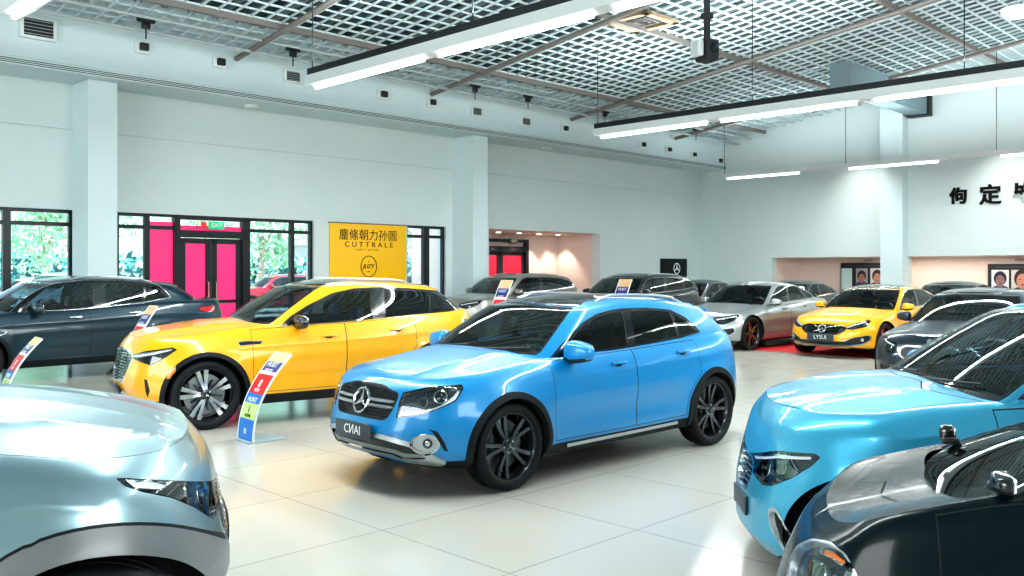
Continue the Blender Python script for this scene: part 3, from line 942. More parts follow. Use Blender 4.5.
# ---------------------------------------------------------------- shared car details
def heading(a):
    """car facing left/towards the camera by a degrees from straight left"""
    return PI + math.radians(a)
def lamp(car, name, poly, view='px', reg=(0, 1.6, 0, 1), depth=.03, border=1.2, rnd=1.5, mats=('lampdark', 'gloss'), strips=(), lens=True, projs=(), label=None, pan=None, lensmat=None, only=None):
    pl = pan or car.pl; b = border if view == 'px' else (.008 if border else 0); r = rnd if view == 'px' else .02
    pid = pl.part(name, poly, view, reg, depth=depth, border=b, rnd=r, only=only)
    sid = [pl.part(name + '_strip', st, view, reg, depth=depth * .4, border=(.6 if view == 'px' else .004), rnd=r * .3, only=[pid]) for st in strips]
    def emit():
        o = car.surfpart(pl, pid, name, [M[mats[0]], M[mats[1]]], label=label)
        for q in sid: car.surfpart(pl, q, 'light_strip', [M['drl'], M['lampchrome']], parent=o)
        surf = pl.surf
        for (a, b2, rad) in projs:
            t, v = surf.inv([(a, b2)], view, reg)[0]
            for sd in (1, -1):
                mt = car.frame(surf, t, v, sd, -depth + .002); m = MB()
                m.mat(0).lathe([(0, rad), (.02, rad), (.022, rad * .88)], 24, 'z'); m.mat(1).lathe([(.003, rad * .86), (.012, rad * .6), (.016, 0)], 24, 'z')
                m.v = [tuple(mt @ Vector(p)) for p in m.v]
                m.build('projector_lamp', [M['lampchrome'], M['gloss']], o[sd])
        if lens:
            for sd in (1, -1):
                me = mesh_from('lamp_lens', [pl.get([pid] + sid, depth - .001)], [lensmat or M['lens']], lambda k: 0, side=sd)
                # flatten the strips back to the skin
                link('lamp_lens', me, o[sd])
        return o
    return emit
def star_emblem(car, mt, R, parent, name='emblem', n=3):
    m = MB(); m.tube([mt @ Vector((R * math.cos(a), R * math.sin(a), .006)) for a in np.linspace(0, 2 * PI, 40, endpoint=False)], R * .10, 8, closed=True)
    for i in range(3):
        a = PI / 2 + i * 2 * PI / 3; d = Vector((math.cos(a), math.sin(a), 0)); w = Vector((-math.sin(a), math.cos(a), 0)) * R * .17
        vs = [mt @ p for p in (d * R * .98, w + Vector((0, 0, .0)), -w, Vector((0, 0, .022)), )]
        # three-arm star: ridge from the hub to the tip
        m.add([mt @ (d * R * .97 + Vector((0, 0, .010))), mt @ (d * R * .12 + w + Vector((0, 0, .003))), mt @ (d * R * .12 - w + Vector((0, 0, .003))), mt @ Vector((0, 0, .020)), mt @ (-d * R * .12 + Vector((0, 0, .003)))],
              [(0, 3, 1), (0, 2, 3), (1, 3, 4), (3, 2, 4)])
    return m.build(name, [M['chrome']], parent)
def plate(car, zv, txt, w=.52, h=.115, off=.02, size=.085, t=0.0, tilt=0, shear=.0):
    tt, v = car.low.inv([(0, zv)], 'yz', (0, .5, 0, 1))[0] if t == 0 else car.low.inv([(0, zv)], 'yz', (2.5, 3, 0, 1))[0]
    mt = car.frame(car.low, 0.0 if t == 0 else 3.0, v, 1, off)
    m = MB(); R3 = mt.to_3x3(); m.rbox(mt @ Vector((0, 0, 0)), (w, h, .014), .006, R3)
    m.rbox(mt @ Vector((0, 0, -.015)), (w * .7, h * .6, .03), .006, R3)
    o = m.build('number_plate', M['plate'], car.root)
    if txt: text('plate_lettering', txt, size, mt @ Matrix.Translation((0, 0, .009)), M['ink_w'], o, ext=.001)
    return o
def strip_on(car, surf, pts, w, off=.004, up=None):
    """flat band along (t,v) points, for trims"""
    m = MB(); vs = []
    for t, v in pts:
        p = surf.P(np.array(t), np.array(v)); n = surf.N(np.array(t), np.array(v)); p = Vector(p) + Vector(n) * off
        vs += [p + Vector((0, 0, w / 2)), p - Vector((0, 0, w / 2))]
    return vs

# ---------------------------------------------------------------- blue crossover, centre
def blue_car():
    g = base_geom('suv', 4.42, 2.70, .87, .90, 1.50, .345)
    g['Ra'] = .378
    g['zs'] = [(2.22, .755), (2.02, .835), (1.35, .945), (.9, .995), (.5, 1.012), (0, 1.03), (-1.35, 1.08), (-1.85, 1.09), (-2.2, 1.04)]
    g['cr'] = [(2.22, .03), (1.9, .06), (1.0, .095), (0, .05), (-2.2, .05)]
    g['yb'] = [(-2.2, .66 * .9), (-1.35, .82 * .9), (0, .875 * .9), (1.35, .86 * .9)]
    g['yt'] = [(-2.0, .50 * .9), (-1.4, .58 * .9), (-.6, .655 * .9), (.3, .655 * .9)]
    g.update(xC1=-1.42, xr1=-1.72, xC0=-1.72, xr0=-2.08)
    g['zt'] = [(.38, 1.385), (.12, 1.425), (-.3, 1.455), (-.8, 1.445), (-1.42, 1.385), (-1.75, 1.345)]
    g['tap'] = [(-2.2, .90), (-1.35, .985), (0, 1.0), (1.35, .99), (2.22, .95)]
    g['creases'] = [(1.15, .80, -2.0, .93, .010, .10)]
    g['dents'] = [(-.05, .50, .95, .10, -.022)]
    g['hoodlines'] = [(2.05, .34, .75, .52, .012, .05)]
    a = math.atan2(-.676, -.737)
    car = Car('blue_crossover_car', g, (.406, 8.55), a, paint('cyan_blue_paint', (0.0, 0.225, 0.53), .1, .3, .6),
              'bright blue crossover with black roof and star grille standing in the middle of the floor', 'car')
    c1 = lambda L: [(324 + x / 3.39, 330 + y / 3.39) for x, y in L]
    c2 = lambda L: [(530 + x / 3.6, 290 + y / 3.6) for x, y in L]
    pl = car.pl
    # black lower body
    lo = pl.part('sill', [(.0, -.06), (.30, -.06), (.42, .10), (1, .12), (2, .12), (2.5, .2), (3.1, .2), (3.1, -.2), (0, -.2)], 'tv')
    pl.info[lo]['name'] = 'sill'
    car.arches(clad=.055)
    hood = car.hood()
    doors = car.doors(.90, -.16, -1.12, vlo=.15)
    hl = lamp(car, 'headlight', c1([(268, 212), (365, 190), (468, 184), (474, 198), (448, 240), (400, 264), (330, 288), (243, 298), (256, 240)]),
              strips=[c1([(262, 280), (330, 278), (395, 255), (440, 222), (452, 205), (462, 206), (450, 240), (400, 262), (330, 287), (250, 294)])],
              projs=[(324 + 395 / 3.39, 330 + 226 / 3.39, .052), (324 + 335 / 3.39, 330 + 245 / 3.39, .036)])
    gr = pl.part('grille', [(0, .835), (.20, .832), (.39, .79), (.415, .755), (.36, .60), (.31, .575), (0, .575)], 'yz', (0, 1, 0, 1), depth=.035, border=.010, rnd=.03, center=True)
    sk = pl.part('skid', [(0, .47), (.33, .475), (.60, .43), (.74, .29), (.70, .245), (.45, .26), (.40, .285), (0, .285)], 'yz', (0, 1, 0, 1), depth=-.012, border=.006, rnd=.02, center=True)
    ms = pl.part('mesh', [(0, .44), (.33, .44), (.57, .40), (.65, .315), (.44, .30), (.39, .33), (0, .33)], 'yz', (0, 1, 0, 1), depth=.03, border=.006, rnd=.02, center=True, only=[sk])
    fog = pl.part('fog', [(324 + 343 / 3.39 + 14.8 * math.cos(k), 330 + 388 / 3.39 + 10.5 * math.sin(k)) for k in np.linspace(0, 2 * PI, 24, endpoint=False)], 'px', (0, 1.2, 0, 1), depth=.02, border=1.0)
    slit = pl.part('slit', c1([(355, 335), (385, 345), (408, 380), (420, 412), (408, 410), (390, 380), (372, 352)]), 'px', (0, 1.2, 0, 1), depth=.02, border=.7)
    cab = car.cabin_hole()
    car.glazing(wq=(.05, .985), wt=.69, dlo=c2([(58, 262), (96, 214), (130, 176), (165, 142), (200, 110), (240, 86), (290, 72), (330, 66), (420, 63), (505, 71), (560, 98), (596, 130), (614, 152), (540, 174), (400, 204), (230, 240), (130, 258)]), view='px')
    car.panes([c2([(136, 198), (200, 124), (240, 96), (290, 82), (330, 76), (338, 100), (352, 200), (232, 228), (228, 205), (190, 188), (150, 190)]),
               c2([(360, 74), (430, 70), (500, 76), (532, 166), (384, 198), (370, 140)]),
               c2([(514, 80), (556, 106), (603, 150), (541, 164)])], view='px')
    rp = car.pg.part('roof_panel', [(-.1, 1.0), (.62, 1.0), (.80, 1.05), (1.02, 1.17), (2.1, 1.17), (2.6, 1.12), (3.1, 1.10), (3.1, 2.1), (-.1, 2.1)], 'tv', depth=.004, border=.01, tvs=(1.6, .6))
    tail = lamp(car, 'tail_light', [(-1.86, .93), (-1.80, 1.03), (-2.25, 1.03), (-2.25, .86)], 'xz', (2, 3, 0, 1), depth=.012, mats=('redlens', 'gloss'), lens=False)
    car.gids = [0]
    car.finish(hood, doors, cab=cab)
    cladding(car, lo)
    car.surfpart(car.pg, rp, 'roof_panel', [M['gloss'], M['black']], center=True, label='gloss black roof panel')
    hl(); tail()
    G = car.surfpart(pl, gr, 'grille', [M['black'], M['black']], center=True)[1]
    mt = car.frame(car.low, 0.0, car.low.inv([(0, .70)], 'yz', (0, .3, 0, 1))[0][1], 1, .0)
    # two twin louvres either side of the star
    for sg in (1, -1):
        m = MB()
        for dz in (.022, -.022):
            pts = []
            for y in np.linspace(.10, .385, 8):
                t, v = car.low.inv([(y, .70 + dz + .0)], 'yz', (0, 1, 0, 1))[0]; p = car.low.P(np.array(t), np.array(v)); pts.append((p[0] + .002, p[1] * sg, p[2]))
            m.tube(pts, [.013] * 7 + [.006], 6)
        m.build('grille_bar', M['silver'], G)
    m = MB()
    for iz in range(11):
        for iy in range(-15, 16):
            y = iy * .026 + (.013 if iz % 2 else 0); z = .60 + iz * .022
            if abs(y) > .29 + (z - .6) * .45 or abs(y) > .40: continue
            t, v = car.low.inv([(abs(y), z)], 'yz', (0, 1, 0, 1))[0]; p = car.low.P(np.array(t), np.array(v))
            m.box((p[0] - .030, y, z), (.008, .013, .009))
    m.build('grille_mesh', M['black'], G)
    star_emblem(car, mt, .098, G)
    S = car.surfpart(pl, sk, 'skid_plate', [M['silver'], M['silver']], center=True, label='satin silver lower bumper lip')[1]
    car.surfpart(pl, ms, 'intake_mesh', [M['black'], M['silver']], parent=S, center=True)
    plate(car, .475, 'CИAI', w=.50, h=.13, off=.03, size=.10)
    fo = car.surfpart(pl, fog, 'fog_light', [M['silver'], M['chrome']])
    for sd in (1, -1):
        t, v = car.low.inv([(324 + 350 / 3.39, 330 + 387 / 3.39)], 'px', (0, 1.2, 0, 1))[0]; mt2 = car.frame(car.low, t, v, sd, -.012); m = MB()
        m.mat(0).lathe([(0, .036), (.016, .034), (.018, .028)], 20, 'z'); m.mat(1).lathe([(.006, .029), (.012, .015), (.014, 0)], 20, 'z'); m.v = [tuple(mt2 @ Vector(p)) for p in m.v]
        m.build('projector_lamp', [M['black'], M['lampchrome']], fo[sd])
    car.surfpart(pl, slit, 'bumper_slit', [M['black'], M['black']])
    # windows and glass
    car.surfpart(car.pg, car.p_wind, 'windshield', [M['wind'], M['gloss']], center=True)
    car.surfpart(car.pg, car.p_rear, 'rear_window', [M['priv'], M['gloss']], center=True)
    car.surfpart(car.pg, car.p_dlo, 'window_surround', [M['gloss'], M['gloss']])
    for i, p in enumerate(car.p_win):
        car.surfpart(car.pg, p, 'window', [M['glass'] if i == 0 else M['priv'], M['black']], parent=car.door[min(i, 1)])
    car.mirror_(.66, 1.0, scale=1.08); car.wipers()
    car.handles([(.08, .905), (-.86, .945)])
    car.rails()
    car.spoiler()
    car.wheels('double5', ('rimdark', 'rimgrey', 'silver'))
    # silver sill strip
    for sd in (1, -1):
        pts = [car.low.inv([(x, .275 + (.70 - x) * .012)], 'xz', (.5, 2.9, 0, 1))[0] for x in np.linspace(.72, -.78, 16)]
        m = MB(); vs = strip_on(car, car.low, pts, .028, .010); vs = [Vector((p.x, p.y * sd, p.z)) for p in vs]
        m.add(vs, [((2 * i, 2 * i + 1, 2 * i + 3, 2 * i + 2)) for i in range(15)]); m.build('sill_trim', M['silver'], car.root)
    return car

def glass_set(car, sidegl=('glass', 'priv', 'priv'), edge='chrome', rearw=True):
    car.surfpart(car.pg, car.p_wind, 'windshield', [M['wind'], M['gloss']], center=True)
    if rearw: car.surfpart(car.pg, car.p_rear, 'rear_window', [M['priv'], M['gloss']], center=True)
    car.surfpart(car.pg, car.p_dlo, 'window_surround', [M['gloss'], M[edge]])
    for i, p in enumerate(car.p_win):
        car.surfpart(car.pg, p, 'window', [M[sidegl[min(i, 2)]], M['black']], parent=car.door[min(i, len(car.door) - 1)] if car.door else None)
STD_PANES = [[(1.035, .13), (1.03, .45), (1.09, .74), (1.14, .81), (1.385, .81), (1.395, .12)],
             [(1.455, .13), (1.45, .81), (1.74, .80), (1.77, .17)],
             [(1.80, .18), (1.77, .79), (1.86, .76), (1.98, .62), (2.03, .46), (1.93, .30)]]
def cladding(car, lo):
    g = car.pl.get([lo])
    if g is None: return
    P, FS, N, FI = g; ax = car.g['WB'] / 2; cx = [np.mean([P[i][0] for i in f]) for f in FS]
    for nm, lo_, hi, both in (('front_cladding', ax, 99, True), ('sill_cladding', -ax, ax, False), ('rear_cladding', -99, -ax, True)):
        ids = [k for k, c in enumerate(cx) if lo_ <= c < hi]
        if not ids: continue
        used = sorted({i for k in ids for i in FS[k]}); mp = {i: j for j, i in enumerate(used)}
        sub = (P[used], [[mp[i] for i in FS[k]] for k in ids], N[used], [FI[k] for k in ids])
        for sd in ((1,) if both else (1, -1)):
            me = mesh_from(nm, [sub], [M['clad']], lambda k: 0, both=both, side=sd); car.kid(nm, me)
def sill_band(car, v=.12, mat='clad', name='lower_cladding'):
    lo = car.pl.part('sill', [(.0, -.06), (.30, -.06), (.42, v * .8), (1, v), (2, v), (2.5, v * 1.5), (3.1, v * 1.5), (3.1, -.2), (0, -.2)], 'tv')
    return lo
# ---------------------------------------------------------------- yellow SUV and teal SUV
def qx_geom(L=4.70, fo=.90):
    g = base_geom('suv', L, 2.80, fo, .95, 1.63, .375)
    g['creases'] = [(1.5, .86, -2.2, 1.0, .012, .09)]
    g['dents'] = [(-.1, .55, 1.0, .12, -.026)]
    g['hoodlines'] = [(2.1, .30, .85, .60, .018, .05)]
    g['nF'] = 2.9
    g['yb'] = [(g['xT'], .66 * .95), (-1.4, .84 * .95), (0, .885 * .95), (1.4, .86 * .95)]
    g['yt'] = [(g['xT'], .54 * .95), (-1.4, .60 * .95), (-.6, .66 * .95), (.3, .655 * .95)]
    g.update(xC1=-1.40, xr1=-1.75, xC0=-1.78, xr0=-2.22)
    H = 1.63
    g['zt'] = [(.40, H - .12), (.12, H - .075), (-.25, H - .045), (-.8, H - .06), (-1.4, H - .12), (-1.8, H - .16)]
    return g
def yellow_suv():
    g = qx_geom(4.42, .76)
    g.update(xc=.90, xA0=.60, xh=.10, xA1=-.15, xC1=-1.30, xr1=-1.62, xC0=-1.60, xr0=-2.05)
    H = 1.63; g['zt'] = [(.12, H - .11), (-.15, H - .07), (-.5, H - .05), (-.9, H - .06), (-1.3, H - .10), (-1.7, H - .15)]
    car = Car('yellow_suv', g, (-2.62, 11.18), PI + math.radians(33), paint('amber_yellow_paint', (0.86, 0.41, 0.003), .05, .3, .8),
              'tall yellow SUV with black roof and flank vent, standing behind the bright blue crossover', 'car', q=.8)
    pl = car.pl; A = lambda L: [(x / 3.012, 260 + y / 3.012) for x, y in L]; D = lambda L: [(100 + x / 2.844, 190 + y / 2.844) for x, y in L]
    lo = sill_band(car, .13)
    car.arches(clad=.05); hood = car.hood(); doors = car.doors(.92, -.20, -1.12, vlo=.16)
    hl = lamp(car, 'headlight', A([(392, 287), (440, 274), (520, 263), (534, 270), (490, 300), (455, 318), (405, 300)]), reg=(0, 1.3, 0, 1), border=.8, rnd=.8,
              strips=[A([(398, 288), (440, 279), (515, 267), (522, 271), (490, 280), (440, 290), (410, 294)])], projs=[(475 / 3.012, 260 + 292 / 3.012, .035)])
    ven = pl.part('vent', A([(716, 246), (745, 243), (793, 243), (786, 253), (750, 256), (724, 259)]), 'px', (.3, 1.5, 0, 1), depth=.012, border=.5)
    ref = pl.part('reflector', A([(500, 358), (508, 338), (530, 318), (530, 335), (512, 358)]), 'px', (0, 1.3, 0, 1), depth=.003)
    sl = pl.part('slit', A([(434, 358), (444, 362), (452, 395), (446, 415), (438, 395)]), 'px', (0, 1.2, 0, 1), depth=.012, border=.4)
    gr = pl.part('grille', [(0, .86), (.30, .85), (.47, .80), (.42, .66), (.30, .50), (0, .49)], 'yz', (0, 1, 0, 1), depth=.03, border=.02, rnd=.03, center=True)
    tail = lamp(car, 'tail_light', [(-1.80, 1.02), (-1.85, 1.10), (-2.4, 1.10), (-2.4, .95)], 'xz', (2, 3, 0, 1), depth=.012, mats=('redlens', 'gloss'), lens=False)
    cab = car.cabin_hole()
    car.glazing(wq=(.05, .985), view='px', dlo=D([(498, 400), (540, 360), (590, 328), (660, 293), (720, 280), (800, 276), (900, 281), (950, 285), (988, 299), (1022, 333), (935, 357), (800, 371), (640, 384)]))
    car.panes([D([(535, 388), (600, 335), (665, 299), (722, 286), (768, 284), (776, 368), (650, 378)]), D([(808, 282), (900, 286), (930, 288), (936, 350), (814, 365)]), D([(944, 290), (982, 304), (1012, 332), (944, 349)])], view='px')
    rp = car.pg.part('roof_panel', [(-.1, 1.0), (.62, 1.0), (.80, 1.05), (1.02, 1.17), (2.1, 1.17), (2.6, 1.12), (3.1, 1.10), (3.1, 2.1), (-.1, 2.1)], 'tv', depth=.004, border=.01, tvs=(1.6, .6))
    car.finish(hood, doors, cab=cab)
    cladding(car, lo)
    car.surfpart(car.pg, rp, 'roof_panel', [M['gloss'], M['black']], center=True, label='gloss black roof panel')
    hl(); tail()
    car.surfpart(pl, ven, 'fender_vent', [M['gloss'], M['chrome']]); car.surfpart(pl, ref, 'side_reflector', [M['orange']]); car.surfpart(pl, sl, 'bumper_slit', [M['black'], M['black']])
    G = car.surfpart(pl, gr, 'grille', [M['gloss'], M['chrome']], center=True)[1]
    grille_grid(car, G, .50, .84, .40)
    plate(car, .42, '', w=.45, h=.14, off=.03)
    glass_set(car, edge='gloss')
    car.mirror_(.40, 1.07, mat=M['gloss'], scale=.9)
    car.handles([(.02, .96), (-.86, 1.0)])
    car.rails(); car.spoiler(L=.16, w=.56)
    car.wheels('turbine5', ('rimdark', 'rimcut', 'silver'))
    for o in car.root.children:
        if o.name.startswith('seat'): o.data.materials[0] = M['seatblue']
    return car
def grille_grid(car, G, z0, z1, w, dz=.03, mat='rimdark', vert=False):
    m = MB()
    if vert:
        for iy in range(-int(w / .03), int(w / .03) + 1):
            y = iy * .03; pts = []
            for z in np.linspace(z0, z1, 5):
                t, v = car.low.inv([(abs(y), z)], 'yz', (0, 1, 0, 1))[0]; p = car.low.P(np.array(t), np.array(v)); pts.append((p[0] - .02, y, p[2]))
            m.tube(pts, .006, 5)
    else:
        z = z0
        while z < z1:
            pts = []
            for y in np.linspace(-w * (.75 + .25 * (z - z0) / (z1 - z0)), w * (.75 + .25 * (z - z0) / (z1 - z0)), 11):
                t, v = car.low.inv([(abs(y), z)], 'yz', (0, 1, 0, 1))[0]; p = car.low.P(np.array(t), np.array(v)); pts.append((p[0] - .018, y, p[2]))
            m.tube(pts, .007, 5); z += dz
    m.build('grille_mesh', M[mat], G)
def teal_suv():
    g = qx_geom(5.0)
    g['nR'] = 3.6
    car = Car('teal_suv', g, (-7.52, 14.80), PI + math.radians(44), paint('dark_teal_paint', (0.004, 0.030, 0.048), .25, .3, .8),
              'dark teal SUV seen from its side in front of the left windows', 'car', q=.75)
    pl = car.pl; A = lambda L: [(x / 3.012, 260 + y / 3.012) for x, y in L]
    lo = sill_band(car, .13); car.arches(clad=.05); hood = car.hood(); doors = car.doors(.92, -.20, -1.12, vlo=.16)
    hl = lamp(car, 'headlight', [(1.62, .80), (2.4, .84), (2.4, .70), (1.9, .72)], 'xz', (0, 1.3, 0, 1), projs=())
    gr = pl.part('grille', [(0, .86), (.30, .85), (.47, .80), (.42, .66), (.30, .50), (0, .49)], 'yz', (0, 1, 0, 1), depth=.03, border=.02, rnd=.03, center=True)
    tail = lamp(car, 'tail_light', A([(596, 143), (615, 139), (646, 136), (648, 152), (632, 158), (606, 152)]), 'px', (1.8, 3, 0, 1), depth=.006, border=.4, mats=('redlens', 'gloss'), lens=False)
    cab = car.cabin_hole()
    car.glazing(wq=(.05, .985), view='px', dlo=A([(22, 163), (55, 130), (85, 105), (125, 82), (170, 68), (230, 61), (440, 63), (478, 74), (500, 92), (518, 113), (430, 130), (280, 147), (130, 158)]))
    car.panes([A([(75, 155), (100, 112), (140, 84), (200, 71), (282, 70), (282, 140)]), A([(318, 70), (430, 72), (430, 124), (318, 136)]), A([(438, 73), (470, 80), (506, 112), (438, 123)])], view='px')
    car.finish(hood, doors, cab=cab)
    cladding(car, lo); hl(); tail()
    G = car.surfpart(pl, gr, 'grille', [M['gloss'], M['chrome']], center=True)[1]
    glass_set(car, ('glass', 'priv', 'priv'))
    car.mirror_(.62, 1.06); car.handles([(.02, .98), (-.90, 1.02)], mat=M['chrome']); car.rails(); car.spoiler(L=.16, w=.56)
    car.wheels('turbine5', ('rimdark', 'rimcut', 'silver')); return car
# ---------------------------------------------------------------- generic background cars
def simple_car(name, kind, loc, a, col, label, dims=None, q=.5, wheel='star5', faces=('rimdark', 'rimcut', 'silver'), roof=None, group=None, tint=('glass', 'priv', 'priv'), metal=.3, mirmat=None, extra=None, interior=True, gmod=None, edge='chrome', matt=None):
    L, WB, fo, W, H, Rw = dims or ((4.6, 2.75, .88, .93, 1.64, .36) if kind == 'suv' else (4.7, 2.82, .85, .93, 1.43, .345))
    g = base_geom(kind, L, WB, fo, W, H, Rw); k = H / 1.5 if kind == 'suv' else H / 1.43
    g['creases'] = [(WB / 2, .80 * (k if kind == 'suv' else .92), -WB / 2 - .5, .90 * (k if kind == 'suv' else .92), .010, .08)]
    g['dents'] = [(-.05, .48 * k, .95, .11, -.02)]
    g['hoodlines'] = [(g['xN'] - .2, .32, WB / 2 - .6, .52, .012, .06)]
    if gmod: gmod(g)
    pm = matt or paint(name + '_paint', col, metal, .3)
    car = Car(name, g, loc, PI + math.radians(a), pm, label, 'car', group=group, q=q)
    pl = car.pl; lo = sill_band(car, .12 if kind == 'suv' else .05)
    car.arches(clad=.045 if kind == 'suv' else 0); hood = car.hood(); xb = -.18; doors = car.doors(g['xA0'] + .2, xb, -WB / 2 + .28, vlo=.13)
    ex = extra(car) if extra else None
    if not ex:
        zz = float(car.low.zs(g['xN'] - .25))
        hl = lamp(car, 'headlight', [(.50, zz - .17), (.55, zz - .05), (1.0, zz + .01), (1.34, zz + .03), (1.22, zz - .07), (.80, zz - .19)], 'cn', (0, 1.3, 0, 1), projs=((.78, zz - .10, .03),), strips=[[(.58, zz - .07), (1.2, zz + .005), (1.2, zz - .02), (.60, zz - .10)]])
        gr = pl.part('grille', [(0, zz - .06), (.36, zz - .08), (.42, zz - .14), (.34, zz - .33), (0, zz - .34)], 'yz', (0, 1, 0, 1), depth=.03, border=.014, rnd=.03, center=True)
        it = pl.part('intake', [(.50, .45 * k), (.80, .50 * k), (.82, .40 * k), (.74, .32 * k), (.50, .34 * k)], 'yz', (0, 1.1, 0, 1), depth=.03, border=.012, rnd=.03)
    zt = float(car.low.zs(g['xT'] + .2))
    tail = lamp(car, 'tail_light', [(g['xT'] + .40, zt - .10), (g['xT'] + .32, zt - .02), (g['xT'] - .2, zt - .02), (g['xT'] - .2, zt - .17)], 'xz', (2, 3, 0, 1), depth=.008, mats=('redlens', 'gloss'), lens=False)
    cab = car.cabin_hole() if interior else None
    if kind == 'suv': dlo = None; pn = STD_PANES
    else:
        dlo = [(1.0, .09), (.985, .14), (1.0, .50), (1.06, .78), (1.16, .88), (1.80, .88), (2.02, .72), (2.20, .42), (2.25, .26), (2.05, .14), (1.7, .10)]
        pn = [[(1.035, .15), (1.03, .42), (1.09, .70), (1.18, .81), (1.385, .82), (1.395, .14)], [(1.455, .15), (1.45, .82), (1.74, .82), (1.82, .70), (1.86, .18)], [(1.90, .19), (1.87, .68), (2.0, .60), (2.12, .40), (2.14, .28), (2.02, .20)]]
    car.glazing(dlo=dlo, wq=(.05, .95), rear=(2.2, .10, .86)); car.panes(pn)
    rp = car.pg.part('roof_panel', [(-.1, 1.0), (.66, 1.0), (.86, 1.04), (1.02, 1.09), (2.0, 1.09), (2.4, 1.06), (3.1, 1.02), (3.1, 2.1), (-.1, 2.1)], 'tv', depth=.004, border=.01, tvs=(1.6, .6)) if roof else None
    car.finish(hood, doors, cab=cab)
    cladding(car, lo)
    if rp: car.surfpart(car.pg, rp, 'roof_panel', [M['gloss'], M['black']], center=True)
    if ex: ex()
    else:
        hl(); G = car.surfpart(pl, gr, 'grille', [M['gloss'], M['chrome']], center=True)[1]; grille_grid(car, G, zz - .31, zz - .09, .36)
        car.surfpart(pl, it, 'bumper_intake', [M['black'], M['silver']])
    tail(); glass_set(car, tint, edge)
    car.mirror_(g['xA0'] - .10, float(car.low.zs(g['xA0'])) + .03, mat=mirmat, scale=.88)
    zh = float(car.low.zs(0)) - .10
    car.handles([(.05, zh), (-.85, zh + .035)])
    if kind == 'suv': car.rails(); car.spoiler(L=.15, w=.58)
    car.wheels(wheel, faces)
    return car
def volvo_front(car):
    pl = car.pl
    hl = lamp(car, 'headlight', [(.50, .59), (.70, .655), (1.18, .765), (1.28, .74), (1.12, .63), (.74, .565)], 'cn', (0, 1.3, 0, 1), projs=((.82, .62, .03),), strips=[[(.58, .63), (1.12, .745), (1.12, .715), (.80, .645), (.62, .60)]])
    gr = pl.part('grille', [(0, .66), (.34, .655), (.47, .61), (.47, .55), (.34, .46), (0, .45)], 'yz', (0, 1, 0, 1), depth=.03, border=.008, rnd=.05, center=True)
    it = pl.part('intake', [(0, .33), (.45, .34), (.60, .42), (.84, .47), (.86, .38), (.74, .27), (.50, .22), (0, .21)], 'yz', (0, 1.1, 0, 1), depth=.03, border=.012, rnd=.03, center=True)
    def emit():
        hl(); G = car.surfpart(pl, gr, 'grille', [M['gloss'], M['gloss']], center=True)[1]; grille_grid(car, G, .47, .64, .38, .028)
        I = car.surfpart(pl, it, 'bumper_intake', [M['black'], M['silver']], center=True)[1]
        mt = car.frame(car.low, 0.0, car.low.inv([(0, .565)], 'yz', (0, .3, 0, 1))[0][1], 1, .012); m = MB()
        m.tube([mt @ Vector((.075 * math.cos(a), .075 * math.sin(a), 0)) for a in np.linspace(0, 2 * PI, 30, endpoint=False)], .011, 8, closed=True)
        for P in ([(-.20, .085), (-.07, .02), (-.05, -.03)], [(-.17, -.07), (-.06, -.03)], [(.07, .02), (.20, .055), (.44, .09)], [(-.04, -.045), (.0, .03), (.04, -.045)]):
            m.tube([mt @ Vector((x, y, 0)) for x, y in P], .011, 6)
        m.build('emblem', [M['chrome']], G, 3)
        plate(car, .40, 'LYSUI', w=.56, h=.15, off=.02, size=.11)
        for sd in (1, -1):
            t, v = car.low.inv([(.74, .38)], 'yz', (0, 1.1, 0, 1))[0]; mt2 = car.frame(car.low, t, v, sd, -.02); m = MB()
            m.lathe([(0, .04), (.02, .038), (.022, .03), (.012, .02), (.014, 0)], 18, 'z'); m.v = [tuple(mt2 @ Vector(p)) for p in m.v]; m.build('fog_light', [M['lampchrome']], I)
    return emit
def kidney_front(car):
    pl = car.pl; hl = lamp(car, 'headlight', [(.56, .56), (.62, .69), (1.05, .77), (1.25, .76), (1.12, .62), (.76, .54)], 'cn', (0, 1.3, 0, 1), projs=((.76, .63, .045), (.96, .665, .045)), strips=[[(.64, .665), (1.1, .745), (1.1, .725), (.66, .64)]])
    ks = pl.part('kidney', [(.05, .67), (.33, .675), (.42, .62), (.40, .52), (.28, .46), (.08, .47)], 'yz', (0, 1, 0, 1), depth=.03, border=.014, rnd=.05)
    it = pl.part('intake', [(0, .34), (.62, .36), (.76, .38), (.66, .22), (0, .21)], 'yz', (0, 1.1, 0, 1), depth=.03, border=.012, rnd=.03, center=True)
    def emit():
        hl(); car.surfpart(pl, ks, 'grille', [M['black'], M['silver']]); car.surfpart(pl, it, 'bumper_intake', [M['black'], M['black']], center=True)
        mt = car.frame(car.low, 0.0, car.low.inv([(0, .735)], 'yz', (0, .3, 0, 1))[0][1], 1, .004); m = MB(); m.lathe([(0, .04), (.006, .038), (.008, 0)], 20, 'z'); m.v = [tuple(mt @ Vector(p)) for p in m.v]; m.build('emblem', M['chrome'], car.root)
        # white brush-like decal on the bonnet flank
        t, v = 0.0, car.low.inv([(0, .61)], 'yz', (0, .5, 0, 1))[0][1]
        text('decal', '1PS', .13, car.frame(car.low, t, v, 1, .012), M['ink_w'], car.root, ext=.001, shear=.25)
    return emit

